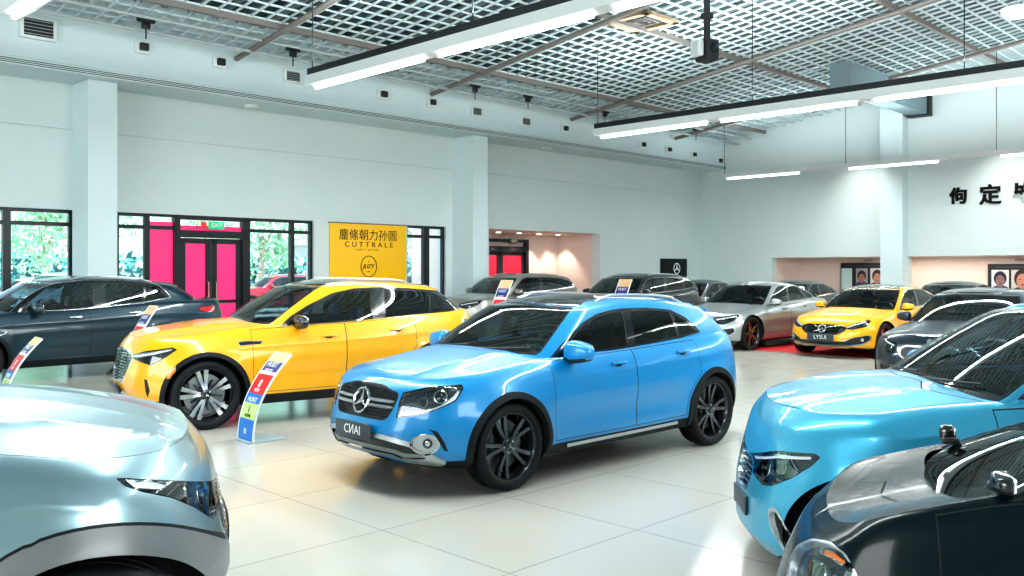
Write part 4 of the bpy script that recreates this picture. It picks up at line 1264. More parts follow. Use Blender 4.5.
# ---------------------------------------------------------------- the three cars cut by the frame
def light_blue_car():
    g = base_geom('sedan', 4.02, 2.54, .50, .905, 1.56, .34)
    g['zs'] = [(1.77, .80), (1.69, .86), (1.52, .93), (1.27, .99), (.9, 1.045), (.5, 1.075), (0, 1.08), (-1.27, 1.10), (-2.0, 1.09), (-2.25, 1.05)]
    g['zb'] = [(1.77, .18), (1.5, .17), (.8, .18), (-.8, .19), (-2.25, .32)]
    g['cr'] = [(1.85, .03), (1.5, .06), (.9, .07), (0, .05), (-2.25, .05)]
    g['nF'] = 2.4; g['LF'] = .70; g['creases'] = [(1.5, .90, -2.0, .98, .012, .10), (1.0, .45, -1.0, .50, .008, .08)]; g['hoodlines'] = [(1.75, .30, .75, .52, .016, .07)]
    g.update(xc=.80, xA0=.60, xh=.10, xA1=-.10)
    g['nose'] = [(0, .05), (.12, .0), (.25, .0), (.4, .0), (.6, .02), (.8, .06), (.92, .10), (1, .18)]; g['sec'] = [(0, .95), (.08, .975), (.2, .99), (.4, .998), (.58, 1.0), (.72, .985), (.84, .96), (.93, .925), (.98, .885), (1, .85)]
    loc, rz = LB_POSE
    car = Car('light_blue_sedan', g, loc, rz, paint('ice_blue_paint', (0.045, 0.37, 0.58), .45, .32), 'light metallic blue sedan with a long bonnet, cut off by the right edge', 'car', q=1.0)
    pl = car.pl; P = lambda L: [(720 + x / 2.0855, 300 + y / 2.0855) for x, y in L]
    lo = sill_band(car, .05); car.arches(clad=0); hood = car.hood(); doors = car.doors(.70, -.22, -1.10, vlo=.12)
    hl = lamp(car, 'headlight', P([(52, 314), (120, 314), (198, 320), (210, 328), (192, 346), (150, 372), (108, 388), (88, 386), (62, 350)]), reg=(0, 1.3, 0, 1), border=1.0, depth=.035, rnd=2,
              strips=[P([(62, 322), (120, 322), (190, 327), (190, 333), (120, 330), (66, 330)])], projs=[(720 + 92 / 2.0855, 300 + 350 / 2.0855, .05), (720 + 125 / 2.0855, 300 + 348 / 2.0855, .04)], mats=('lampdark', 'gloss'))
    it = pl.part('intake', [(.50, .44), (.60, .46), (.78, .32), (.88, .23), (.70, .23), (.52, .34)], 'cn', (0, 1.2, 0, 1), depth=.03, border=.02, rnd=.03)
    gr = pl.part('grille', [(0, .66), (.14, .655), (.20, .60), (.14, .46), (0, .45)], 'yz', (0, 1, 0, 1), depth=.03, border=.012, rnd=.04, center=True)
    tail = lamp(car, 'tail_light', [(-2.0, .87), (-2.05, .95), (-2.5, .95), (-2.5, .80)], 'xz', (2, 3, 0, 1), depth=.008, mats=('redlens', 'gloss'), lens=False)
    cab = car.cabin_hole()
    car.glazing(dlo=[(.99, .06), (.975, .12), (1.0, .50), (1.06, .78), (1.16, .88), (1.80, .88), (2.02, .72), (2.20, .42), (2.25, .26), (2.05, .14), (1.7, .10)], wq=(.04, .95), wt=.84)
    car.panes([[(1.05, .12), (1.045, .42), (1.09, .70), (1.18, .81), (1.385, .82), (1.395, .12)], [(1.455, .13), (1.45, .82), (1.74, .82), (1.82, .70), (1.86, .18)], [(1.90, .19), (1.87, .68), (2.0, .60), (2.12, .40), (2.14, .28), (2.02, .20)]])
    car.finish(hood, doors, cab=cab)
    cladding(car, lo)
    hl(); tail(); car.surfpart(pl, it, 'bumper_intake', [M['black'], M['silver']])
    G = car.surfpart(pl, gr, 'grille', [M['gloss'], M['chrome']], center=True)[1]; grille_grid(car, G, .47, .64, .16, .03)
    plate(car, .38, '', w=.36, h=.11, off=.004)
    glass_set(car, edge='black'); car.mirror_(.48, .99, scale=1.0); car.handles([(.02, .87), (-.86, .90)]); car.wipers()
    car.wheels('star5', ('rimdark', 'rimcut', 'silver')); return car
def silver_car():
    g = base_geom('suv', 4.1, 2.70, .45, .94, 1.74, .36)
    g['zs'] = [(1.80, .87), (1.7, .94), (1.55, 1.0), (1.38, 1.045), (1.1, 1.09), (.8, 1.12), (.4, 1.15), (-1.35, 1.19), (-2.0, 1.18), (-2.3, 1.12)]
    g['cr'] = [(1.8, .03), (1.5, .07), (.9, .10), (0, .06), (-2.3, .05)]
    g['nF'] = 2.5; g['LF'] = .62; g['creases'] = [(1.6, .92, -2.0, 1.05, .016, .10)]; g['hoodlines'] = [(1.72, .38, .4, .60, .020, .05), (1.7, .12, .4, .22, .010, .07)]
    g.update(xc=.10, xA0=-.20, xh=-.5, xA1=-.75); g['zt'] = [(-.5, 1.62), (-.75, 1.66), (-1.0, 1.69), (-1.3, 1.68), (-1.6, 1.62), (-1.9, 1.58)]
    loc, rz = SV_POSE
    car = Car('silver_suv', g, loc, rz, paint('silver_grey_paint', (0.29, 0.43, 0.48), .75, .34), 'silver grey SUV nose filling the lower left corner', 'car', mir=-1, q=1.0)
    pl = car.pl; P = lambda L: [(x / 2.797, 370 + y / 2.797) for x, y in L]
    lo = sill_band(car, .10); car.arches(clad=.10); hood = car.hood(v0=1.02); doors = car.doors(.35, -.45, -1.05, vlo=.14)
    hl = lamp(car, 'headlight', P([(322, 302), (350, 302), (612, 300), (614, 330), (608, 385), (598, 420), (585, 412), (545, 385), (480, 358), (400, 342), (348, 325)]), reg=(0, 1.3, 0, 1), border=1.2, depth=.035, rnd=3,
              strips=[P([(350, 307), (440, 308), (475, 318), (440, 334), (375, 328)])], projs=[(570 / 2.797, 370 + 350 / 2.797, .045), (535 / 2.797, 370 + 335 / 2.797, .035)])
    gr = pl.part('grille', [(0, .80), (.20, .79), (.26, .74), (.20, .56), (0, .55)], 'yz', (0, 1, 0, 1), depth=.03, border=.012, rnd=.04, center=True)
    tail = lamp(car, 'tail_light', [(-1.9, 1.0), (-1.95, 1.09), (-2.5, 1.09), (-2.5, .93)], 'xz', (2, 3, 0, 1), depth=.008, mats=('redlens', 'gloss'), lens=False)
    cab = car.cabin_hole(); car.glazing(wq=(.05, .95)); car.panes(STD_PANES); car.finish(hood, doors, cab=cab)
    cladding(car, lo); hl(); tail()
    for o in car.root.children:
        if o.name.startswith('wheel_arch_trim'): o.data.materials[0] = M['archgrey']
    G = car.surfpart(pl, gr, 'grille', [M['gloss'], M['chrome']], center=True)[1]; grille_grid(car, G, .57, .78, .22, .03)
    glass_set(car); car.mirror_(-.30, 1.2); car.handles([(.02, .98), (-.86, 1.0)]); car.wheels('star5', ('rimdark', 'rimcut', 'silver')); return car
M['archgrey'] = pbr('grey_arch_trim', (0.20, 0.21, 0.22), 0.35, .3)
def black_coupe():
    g = base_geom('sedan', 3.70, 2.30, .50, .56, 1.20, .29)
    xT = g['xT']; g['Ra'] = .325
    g['zs'] = [(1.65, .60), (1.58, .70), (1.5, .78), (1.42, .82), (1.30, .875), (1.1, .935), (.86, .99), (.4, 1.03), (-1.0, 1.02), (xT + .3, .92), (xT, .80)]
    g['zb'] = [(1.65, .22), (1.4, .16), (-1.0, .15), (xT, .25)]
    g['cr'] = [(1.65, 0), (1.45, -.03), (1.25, -.05), (.95, -.04), (.5, 0), (xT, .03)]
    g.update(xc=1.16, xA0=1.06, xh=.60, xA1=.48, xC1=-.60, xr1=-.80, xC0=-1.15, xr0=-1.60, nF=2.4, LF=.42, gcr=.02, gnF=3.2)
    g['zt'] = [(.6, 1.11), (.45, 1.13), (.1, 1.17), (-.3, 1.18), (-.6, 1.15), (-.85, 1.10)]
    g['yb'] = [(xT, .62 * .56), (-1.2, .84 * .56), (0, .90 * .56), (1.3, .88 * .56)]
    g['yt'] = [(xT, .6 * .56), (-.7, .70 * .56), (0, .74 * .56), (.8, .74 * .56)]
    g['flare'] = .012; g['dash'] = False; g['holek'] = (.90, .07)
    loc, rz = BC_POSE
    car = Car('black_coupe', g, loc, rz, pbr('black_paint', (0.001, 0.008, 0.011), .22, 0, .2, spec=.25), 'small glossy black coupe with a round rimmed headlamp in the lower right corner', 'car', q=.9)
    pl = car.pl; lo = sill_band(car, .05); car.arches(clad=0); hood = car.hood(); doors = car.doors(1.12, -.10, -.16, vlo=.12)
    doors = doors[:1]
    hl = lamp(car, 'headlight', COUPE_LAMP, 'px', (0, 1.6, 0, 1), depth=.03, border=2.5, rnd=5, mats=('smoke', 'silver'), lens=True, only=[0], projs=[(818, 572, .035)],
              strips=[[(822, 547), (834, 552), (846, 562), (842, 566), (831, 558), (820, 553)]])
    tail = lamp(car, 'tail_light', [(xT + .2, .84), (xT - .2, .86), (xT - .2, .74), (xT + .2, .74)], 'xz', (2, 3, 0, 1), depth=.01, mats=('redlens', 'gloss'), lens=False)
    cab = car.cabin_hole()
    car.glazing(dlo=[(.98, .06), (.975, .10), (1.0, .45), (1.06, .74), (1.16, .86), (1.75, .86), (1.98, .66), (2.12, .38), (2.2, .16), (2.05, .09), (1.7, .07)], wq=(.05, .95), wt=.80)
    car.panes([[(1.03, .13), (1.03, .40), (1.09, .66), (1.18, .79), (1.50, .80), (1.52, .12)], [(1.55, .12), (1.53, .80), (1.73, .79), (1.93, .62), (2.06, .36), (2.11, .18), (2.0, .13)]])
    car.finish(hood, doors, cab=cab)
    cladding(car, lo); H = hl(); tail()
    for sd in (1, -1):
        for o in H[sd].children:
            if o.name.startswith('light_strip'): o.data.materials[0] = M['orange']
    glass_set(car, edge='gloss'); car.mirror_(.92, .98, mat=M['gloss'], scale=.42, foot=.01); car.handles([(.10, .92)]); car.wheels('star5', ('rimdark', 'rimcut', 'silver'), Wd=.2); return car
COUPE_LAMP = [(786, 600), (788, 560), (796, 545), (811, 538), (830, 541), (846, 554), (857, 574), (862, 600)]
M['rearblack'] = pbr('rear_glass_black', (.004, .008, .010), .18, spec=.25)
M['smoke'] = pbr('smoked_lens', (0.008, 0.012, 0.015), 0.1, coat=1)
LB_POSE = ((3.12, 5.16), PI - math.radians(4)); SV_POSE = ((-2.99, 3.46), math.radians(18)); BC_POSE = ((2.63, 3.16), PI - math.radians(16))
def far_cars():
    simple_car('silver_sedan', 'sedan', (5.60, 20.85), 43, (0.42, 0.46, 0.47), 'silver grey fastback sedan standing on the red carpet left of the yellow sedan', dims=(4.7, 2.83, .85, .93, 1.47, .36), metal=.75)
    simple_car('yellow_sedan', 'sedan', (7.79, 19.16), 42, (0.88, 0.43, 0.004), 'low yellow sedan with black roof, facing the camera on the red carpet', dims=(4.76, 2.87, .85, .94, 1.42, .34), roof=True, metal=.1, extra=volvo_front, q=.6, matt=None)
    simple_car('dark_sedan', 'sedan', (7.26, 13.86), 45, (0.008, 0.022, 0.035), 'dark navy sedan with twin chrome-rimmed nose grilles, in front of the yellow sedan', dims=(4.7, 2.81, .80, .93, 1.45, .345), metal=.3, extra=kidney_front, q=.6)
    simple_car('beige_suv', 'suv', (-.10, 23.7), 45, (0.34, 0.33, 0.30), 'champagne beige SUV parked before the pink lit alcove', metal=.6, dims=(4.5, 2.7, .88, .92, 1.64, .36), q=.45)
    simple_car('charcoal_suv', 'suv', (3.03, 22.97), 45, (0.02, 0.024, 0.028), 'charcoal SUV with silver roof rails standing behind the blue crossover', metal=.4, q=.5)
    simple_car('black_sedan', 'sedan', (8.3, 26.6), 45, (0.02, 0.014, 0.014), 'black sedan mostly hidden behind the silver fastback sedan', q=.35)
    simple_car('black_sedan', 'sedan', (11.9, 24.2), 45, (0.012, 0.016, 0.02), 'black sedan mostly hidden behind the low yellow sedan', q=.35)
    simple_car('grey_sedan', 'sedan', (5.7, 28.0), 45, (0.10, 0.12, 0.14), 'small dark grey sedan far back between the charcoal SUV and the silver sedan', q=.3)
# ---------------------------------------------------------------- the hall; u runs along the left wall, v across to it
UA, VA = Vector((.705, .709, 0)).normalized(), Vector((-.709, .705, 0)).normalized()
RZ = math.atan2(UA.y, UA.x)
LW, RW, FV = 18.95, 29.2, 17.95        # left wall v, far wall u, fascia v
def uv(X, Y): return X * UA.x + Y * UA.y, X * VA.x + Y * VA.y
def on_v(px, py, v=LW):
    k = (px - CX) / F; Y = v / (VA.x * k + VA.y); return uv(k * Y, Y)[0], EYE + (HY - py) / F * Y
def on_u(px, py, u=RW):
    k = (px - CX) / F; Y = u / (UA.x * k + UA.y); return uv(k * Y, Y)[1], EYE + (HY - py) / F * Y
def room(m, name, mats, label=None, cat=None, group=None, kind=None, parent=None, auto=.6):
    o = m.build(name, mats, parent, auto)
    if parent is None: o.rotation_euler = (0, 0, RZ)
    tag(o, label, cat, group, kind); return o
def rempty(name, u, v, z, label, cat, group=None, rz=0.0):
    p = UA * u + VA * v; return tag(empty(name, (p.x, p.y, z), RZ + rz), label, cat, group)
def bx(m, u0, u1, v0, v1, z0, z1): return m.box(((u0 + u1) / 2, (v0 + v1) / 2, (z0 + z1) / 2), (abs(u1 - u0), abs(v1 - v0), abs(z1 - z0)))
CEIL = lambda v: 6.50 + .13 * (FV - v)
def gradwall(name, lo, hi, z0, z1):
    m, nt, out = newmat(name); b = nt.nodes.new('ShaderNodeBsdfPrincipled'); b.inputs['Roughness'].default_value = .75
    tc = nt.nodes.new('ShaderNodeTexCoord'); n = nt.nodes.new('ShaderNodeTexNoise'); n.inputs['Scale'].default_value = 1.2; n.inputs['Detail'].default_value = 5
    mx = nt.nodes.new('ShaderNodeMix'); mx.data_type = 'RGBA'; mx.inputs[6].default_value = (*lo, 1); mx.inputs[7].default_value = (*hi, 1)
    nt.links.new(tc.outputs['Object'], n.inputs['Vector']); nt.links.new(n.outputs['Fac'], mx.inputs[0]); nt.links.new(mx.outputs[2], b.inputs['Base Color']); nt.links.new(b.outputs[0], out.inputs[0]); return m
M['wall'] = gradwall('wall_paint', (.66, .77, .77), (.72, .82, .81), 0, 6)
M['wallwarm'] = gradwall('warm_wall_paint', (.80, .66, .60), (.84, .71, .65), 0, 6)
M['fascia'] = gradwall('fascia_paint', (.68, .82, .84), (.74, .87, .88), 0, 6)
M['slot'] = pbr('slot_dark', (.05, .07, .075), .6)
M['frame'] = pbr('window_frame_dark', (.025, .028, .034), .35, .4)
M['pane'] = glass('window_glass', (.93, .98, .98), .02, edge=.5)
M['grid'] = pbr('ceiling_grid_white', (.60, .72, .74), .5)
M['void'] = pbr('ceiling_deck', (.055, .085, .095), .8, var=(.5, .5))
M['deckrib'] = pbr('ceiling_deck_rib', (.20, .26, .28), .7)
M['steel'] = pbr('brown_steel', (.20, .18, .165), .55)
M['pipe'] = pbr('grey_pipe', (.40, .46, .47), .5)
M['tube'] = emis('tube_light', (.93, 1.0, 1.0), 9.0)
M['tubeoff'] = pbr('fixture_white', (.78, .84, .84), .4)
M['fixblack'] = pbr('fixture_black', (.012, .014, .018), .5)
def floor_mat():
    m, nt, out = newmat('floor_tiles'); b = nt.nodes.new('ShaderNodeBsdfPrincipled'); L = nt.links.new
    tc = nt.nodes.new('ShaderNodeTexCoord'); br = nt.nodes.new('ShaderNodeTexBrick'); br.offset = 0.0; br.inputs['Scale'].default_value = 1.0
    br.inputs['Color1'].default_value = (.54, .525, .475, 1); br.inputs['Color2'].default_value = (.57, .56, .51, 1); br.inputs['Mortar'].default_value = (.34, .34, .31, 1)
    br.inputs['Mortar Size'].default_value = .006; br.inputs['Mortar Smooth'].default_value = .3; br.inputs['Brick Width'].default_value = 1.2; br.inputs['Row Height'].default_value = 1.2
    n = nt.nodes.new('ShaderNodeTexNoise'); n.inputs['Scale'].default_value = .35; n.inputs['Detail'].default_value = 5
    mx = nt.nodes.new('ShaderNodeMix'); mx.data_type = 'RGBA'; mx.blend_type = 'MULTIPLY'; mx.inputs[0].default_value = .5
    cr = nt.nodes.new('ShaderNodeValToRGB'); cr.color_ramp.elements[0].color = (.86, .86, .84, 1); cr.color_ramp.elements[0].position = .3; cr.color_ramp.elements[1].color = (1, 1, 1, 1); cr.color_ramp.elements[1].position = .7
    L(tc.outputs['Object'], br.inputs['Vector']); L(tc.outputs['Object'], n.inputs['Vector']); L(n.outputs['Fac'], cr.inputs[0])
    L(br.outputs['Color'], mx.inputs[6]); L(cr.outputs[0], mx.inputs[7]); L(mx.outputs[2], b.inputs['Base Color'])
    n2 = nt.nodes.new('ShaderNodeTexNoise'); n2.inputs['Scale'].default_value = 3.0; mr = nt.nodes.new('ShaderNodeMapRange'); mr.inputs['To Min'].default_value = .10; mr.inputs['To Max'].default_value = .22
    L(tc.outputs['Object'], n2.inputs['Vector']); L(n2.outputs['Fac'], mr.inputs['Value']); L(mr.outputs[0], b.inputs['Roughness'])
    b.inputs['Specular IOR Level'].default_value = .55
    L(b.outputs[0], out.inputs[0]); return m
def build_shell():
    m = MB(); bx(m, -14, RW + 2.2, -14, LW + .4, -.1, 0); room(m, 'floor', floor_mat(), kind='structure')
    # left wall with window openings: list of (u0, u1, z0, z1)
    WT = 2.98
    uA1 = on_v(74, 205)[0]; uB0 = on_v(117, 209)[0]; uB1 = on_v(314, 222)[0]; uC0 = on_v(407, 229)[0]; uC1 = on_v(446, 232)[0]; uD0 = on_v(489, 232)[0]; uD1 = on_v(600, 238)[0]
    zt = 2.94
    m = MB(); t = .35; ops = [(-9.0, uA1), (uB0, uB1), (uC0, uC1), (uD0, uD1)]
    bx(m, -14, RW, LW, LW + t, zt, 9)
    cur = -14
    for a, b in ops: bx(m, cur, a, LW, LW + t, 0, zt); cur = b
    bx(m, cur, RW, LW, LW + t, 0, zt)
    for i, (a, b) in enumerate(ops[:3]):
        if i != 1: bx(m, a, b, LW, LW + t, 0, .12)
    room(m, 'wall_left', M['wall'], kind='structure')
    # alcove behind the second column
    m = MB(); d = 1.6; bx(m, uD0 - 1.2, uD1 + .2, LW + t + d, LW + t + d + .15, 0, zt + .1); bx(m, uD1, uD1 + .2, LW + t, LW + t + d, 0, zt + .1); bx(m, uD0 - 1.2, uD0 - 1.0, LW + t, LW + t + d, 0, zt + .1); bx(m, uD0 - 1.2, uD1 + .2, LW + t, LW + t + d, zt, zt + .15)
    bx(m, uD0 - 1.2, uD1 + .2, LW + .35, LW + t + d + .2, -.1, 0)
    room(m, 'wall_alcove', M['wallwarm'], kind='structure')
    # far wall with two low recesses
    va = on_u(772, 257)[0]; vb = on_u(886, 258)[0]; vc = on_u(908, 258)[0]; zr = 2.17
    m = MB(); bx(m, RW, RW + .3, va, LW + .4, 0, 12); bx(m, RW, RW + .3, -14, va, zr, 12); bx(m, RW, RW + .3, vc, vb, 0, zr)
    room(m, 'wall_far', M['wall'], kind='structure')
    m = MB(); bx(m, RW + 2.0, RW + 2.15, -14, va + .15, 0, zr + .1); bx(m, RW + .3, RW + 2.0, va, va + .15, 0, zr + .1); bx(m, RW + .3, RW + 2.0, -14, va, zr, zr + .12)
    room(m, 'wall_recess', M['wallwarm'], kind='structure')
    m = MB(); bx(m, -14, -13.8, -14, LW, 0, 12); room(m, 'wall_near', M['wall'], kind='structure')
    m = MB(); bx(m, -14, RW + 2, -14, -13.8, 0, 12); room(m, 'wall_right', M['wall'], kind='structure')
    m = MB(); bx(m, RW - .45, RW - .001, vc, vb, 0, CEIL(6) + .2); room(m, 'column', M['fascia'], 'pale square column against the far wall between the two recesses', 'column')
    u1 = on_v(88, 200, 18.1)[0]; u2 = on_v(473, 200, 18.1)[0]
    for u, lab in ((u1, 'pale square column between the left windows and the pink doors'), (u2, 'pale square column left of the warm-lit alcove')):
        m = MB(); bx(m, u, u + .56, 18.1, LW - .001, 0, 5.45); room(m, 'column', M['fascia'], lab, 'column', 'columns along the window wall')
    # bulkhead with slot diffusers
    m = MB(); m.mat(0); bx(m, -14, RW, FV, LW, 5.58, 8.2); bx(m, -14, RW, FV - .16, LW, 5.46, 5.60)
    bx(m, -14, RW, FV - .22, FV, 5.60, 5.64)
    m.mat(1)
    for k in range(3): bx(m, -14, RW, FV - .168, FV - .16, 5.485 + k * .034, 5.50 + k * .034)
    room(m, 'trim_1', [M['fascia'], M['slot']], kind='structure')
    m = MB(); bx(m, -14, RW, LW - .06, LW - .001, 4.55, 4.62); room(m, 'trim_2', M['wall'], kind='structure')
    for nm, b0 in (('baseboard_left', (u1 + .6, uB0)),):
        pass
    return dict(uA1=uA1, uB0=uB0, uB1=uB1, uC0=uC0, uC1=uC1, uD0=uD0, uD1=uD1, zt=zt, va=va, vb=vb, vc=vc, u1=u1, u2=u2)
def build_ceiling():
    m = MB(); sl = .13
    def P(u, v, dz): return (u, v, CEIL(v) + dz)
    # deck above the lattice
    m.mat(0).add([P(-14, -14, .75), P(RW, -14, .75), P(RW, FV + .1, .75), P(-14, FV + .1, .75)], [(3, 2, 1, 0)])
    m.add([P(-14, -14, .9), P(RW, -14, .9), P(RW, FV + .1, .9), P(-14, FV + .1, .9)], [(0, 1, 2, 3)])
    m.mat(1)
    u = -13.5
    while u < RW:
        a = P(u, -14, .60); b = P(u, FV, .60); w = .07
        m.add([(u - w, a[1], a[2]), (u + w, a[1], a[2]), (u + w, b[1], b[2]), (u - w, b[1], b[2]), (u - w, a[1], a[2] + .15), (u + w, a[1], a[2] + .15), (u + w, b[1], b[2] + .15), (u - w, b[1], b[2] + .15)], [(3, 2, 1, 0), (0, 4, 7, 3), (1, 2, 6, 5)])
        u += .55
    room(m, 'ceiling', [M['void'], M['deckrib']], kind='structure')
    m = MB(); s = .34; w = .019; h = .035
    u = -13.9
    while u < RW:
        z0, z1 = CEIL(-14), CEIL(FV)
        m.add([(u - w, -14, z0), (u + w, -14, z0), (u + w, FV, z1), (u - w, FV, z1), (u - w, -14, z0 + h), (u + w, -14, z0 + h), (u + w, FV, z1 + h), (u - w, FV, z1 + h)], [(3, 2, 1, 0), (0, 3, 7, 4), (1, 5, 6, 2)])
        u += s
    v = -13.8
    while v < FV:
        z = CEIL(v); bx(m, -14, RW, v - w, v + w, z, z + h); v += s
    room(m, 'ceiling', M['grid'], kind='structure').name = 'ceiling_lattice'
    # purlins and pipes under the lattice
    for i, v in enumerate((16.2, 12.2, 8.2, 4.0, -1.0)):
        m = MB(); z = CEIL(v) - .10; bx(m, -13.5, RW, v - .05, v + .05, z, z + .12); room(m, 'ceiling_beam', M['steel'], 'slim brown steel beam under the ceiling lattice running along the hall', 'beam', 'steel beams under the ceiling', kind='structure')
    for i, u in enumerate((9.5, 15.0, 20.5, 26.0)):
        m = MB(); m.tube([(u, -13.5, CEIL(-13.5) - .2), (u, FV - .1, CEIL(FV) - .2)], .06, 8); room(m, 'ceiling_pipe', M['steel'], 'thin pipe hung under the ceiling lattice across the hall', 'pipe', 'pipes under the ceiling', kind='structure')
    for j, (v, dz) in enumerate(((17.2, .25), (16.7, .18))):
        m = MB(); m.tube([(-13.5, v, CEIL(v) - dz), (RW - .1, v, CEIL(v) - dz)], .035, 8)
        room(m, 'ceiling_pipe', M['pipe'], 'white conduit pipe running beside the bulkhead, ' + ('nearer the wall' if j == 0 else 'farther from the wall'), 'pipe')
def pendant(u, v1, v0, z, label, n0=0.0, seg=3.0, gap=.35, cables=(), scale=1.0, rods=None):
    r = rempty('pendant_light', u, v1, z, label, 'ceiling light', 'long pendant lights')
    L = v1 - v0; m = MB()
    m.box((0, -L / 2, .235 * scale), (.16 * scale, L, .13 * scale)); m.build('housing', M['fixblack' if scale == 1 else 'tubeoff'], r)
    m = MB(); w = .17 * scale
    m.box((0, -L / 2, .08 * scale), (.28 * scale, L - .04, .17 * scale))
    m.build('reflector', M['tubeoff'], r)
    y = -n0 - .15
    while y > -L + .5:
        e = max(y - seg, -L + .1); t = MB(); t.rbox((0, (y + e) / 2, -.045), (.07 * scale, y - e, .055), .02)
        t.build('light_tube', M['tube'], r); y = e - gap
    y = -.05; first = True
    while y > -L:
        v = v1 + y; zc = CEIL(v) - z; t = MB(); t.tube([(0, y, .3 * scale), (0, y, zc)], .010, 5); t.build('suspension_rod', M['fixblack'], r); y -= 4.2
    return r
def build_lights_fix():
    pendant(3.6, 12.7, 2.0, 5.0, 'long pendant tube light nearest the camera, cut off at the top left corner')
    pendant(8.75, 13.75, -4.0, 5.0, 'long black-topped pendant tube light crossing the upper middle')
    pendant(16.95, 13.95, -4.0, 5.0, 'long black-topped pendant tube light at the upper right, second row from the camera')
    pendant(26.4, 16.2, -4.0, 4.84, 'thin white pendant tube light in front of the far wall', scale=.45, seg=2.6, gap=1.6)
def window_unit(n, a, b, zt, mull, trans, v=LW + .12, z0=.12):
    r = tag(empty('window_%d' % n, (0, 0, 0), RZ), None, None, None, 'structure'); m = MB(); w = .035
    bx(m, a, b, v - .05, v + .05, zt - .07, zt); bx(m, a, b, v - .05, v + .05, z0, z0 + .08)
    bx(m, a, a + .07, v - .05, v + .05, z0, zt); bx(m, b - .07, b, v - .05, v + .05, z0, zt)
    for x, ww in mull: bx(m, x - ww / 2, x + ww / 2, v - .06, v + .06, z0, zt)
    for z in trans: bx(m, a, b, v - .045, v + .045, z - .04, z + .04)
    m.build('window_frame', M['frame'], r); m = MB(); bx(m, a, b, v - .006, v + .006, z0, zt); m.build('window_pane', M['pane'], r)
def door_unit(n, u0, u1, zt, v, pink, label=None, h=2.45):
    r = tag(empty('door_%d' % n, (0, 0, 0), RZ), None, None, None, 'structure'); m = MB()
    bx(m, u0, u0 + .14, v - .09, v + .07, 0, zt); bx(m, u1 - .14, u1, v - .09, v + .07, 0, zt); bx(m, u0, u1, v - .09, v + .07, h, h + .16); bx(m, u0, u1, v - .09, v + .07, zt - .1, zt)
    m.build('door_frame', M['frame'], r); mid = (u0 + u1) / 2
    for sg, (a, b) in ((-1, (u0 + .15, mid - .01)), (1, (mid + .01, u1 - .15))):
        f = MB(); w = .13
        bx(f, a, a + w, v - .03, v + .03, .02, h - .01); bx(f, b - w, b, v - .03, v + .03, .02, h - .01); bx(f, a, b, v - .03, v + .03, h - .13, h - .01); bx(f, a, b, v - .03, v + .03, .02, .25); bx(f, a, b, v - .03, v + .03, .98, 1.05)
        lf = f.build('door_leaf', M['frame'], r); p = MB(); bx(p, a + w, b - w, v - .01, v + .01, .25, h - .12); p.build('door_pane', pink, lf)
        hd = MB(); hx = mid + sg * .09; hd.tube([(hx, v - .03, .85), (hx, v - .10, .88), (hx, v - .10, 1.45), (hx, v - .03, 1.48)], .018, 8); hd.build('door_handle', M['chrome'], lf)
    return r
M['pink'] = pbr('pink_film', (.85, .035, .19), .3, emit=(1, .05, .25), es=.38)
M['red'] = pbr('red_film', (.62, .02, .06), .3, emit=(1, .04, .12), es=.10)
M['yellow'] = pbr('yellow_board', (.90, .50, .004), .45, emit=(1, .55, .0), es=.12)
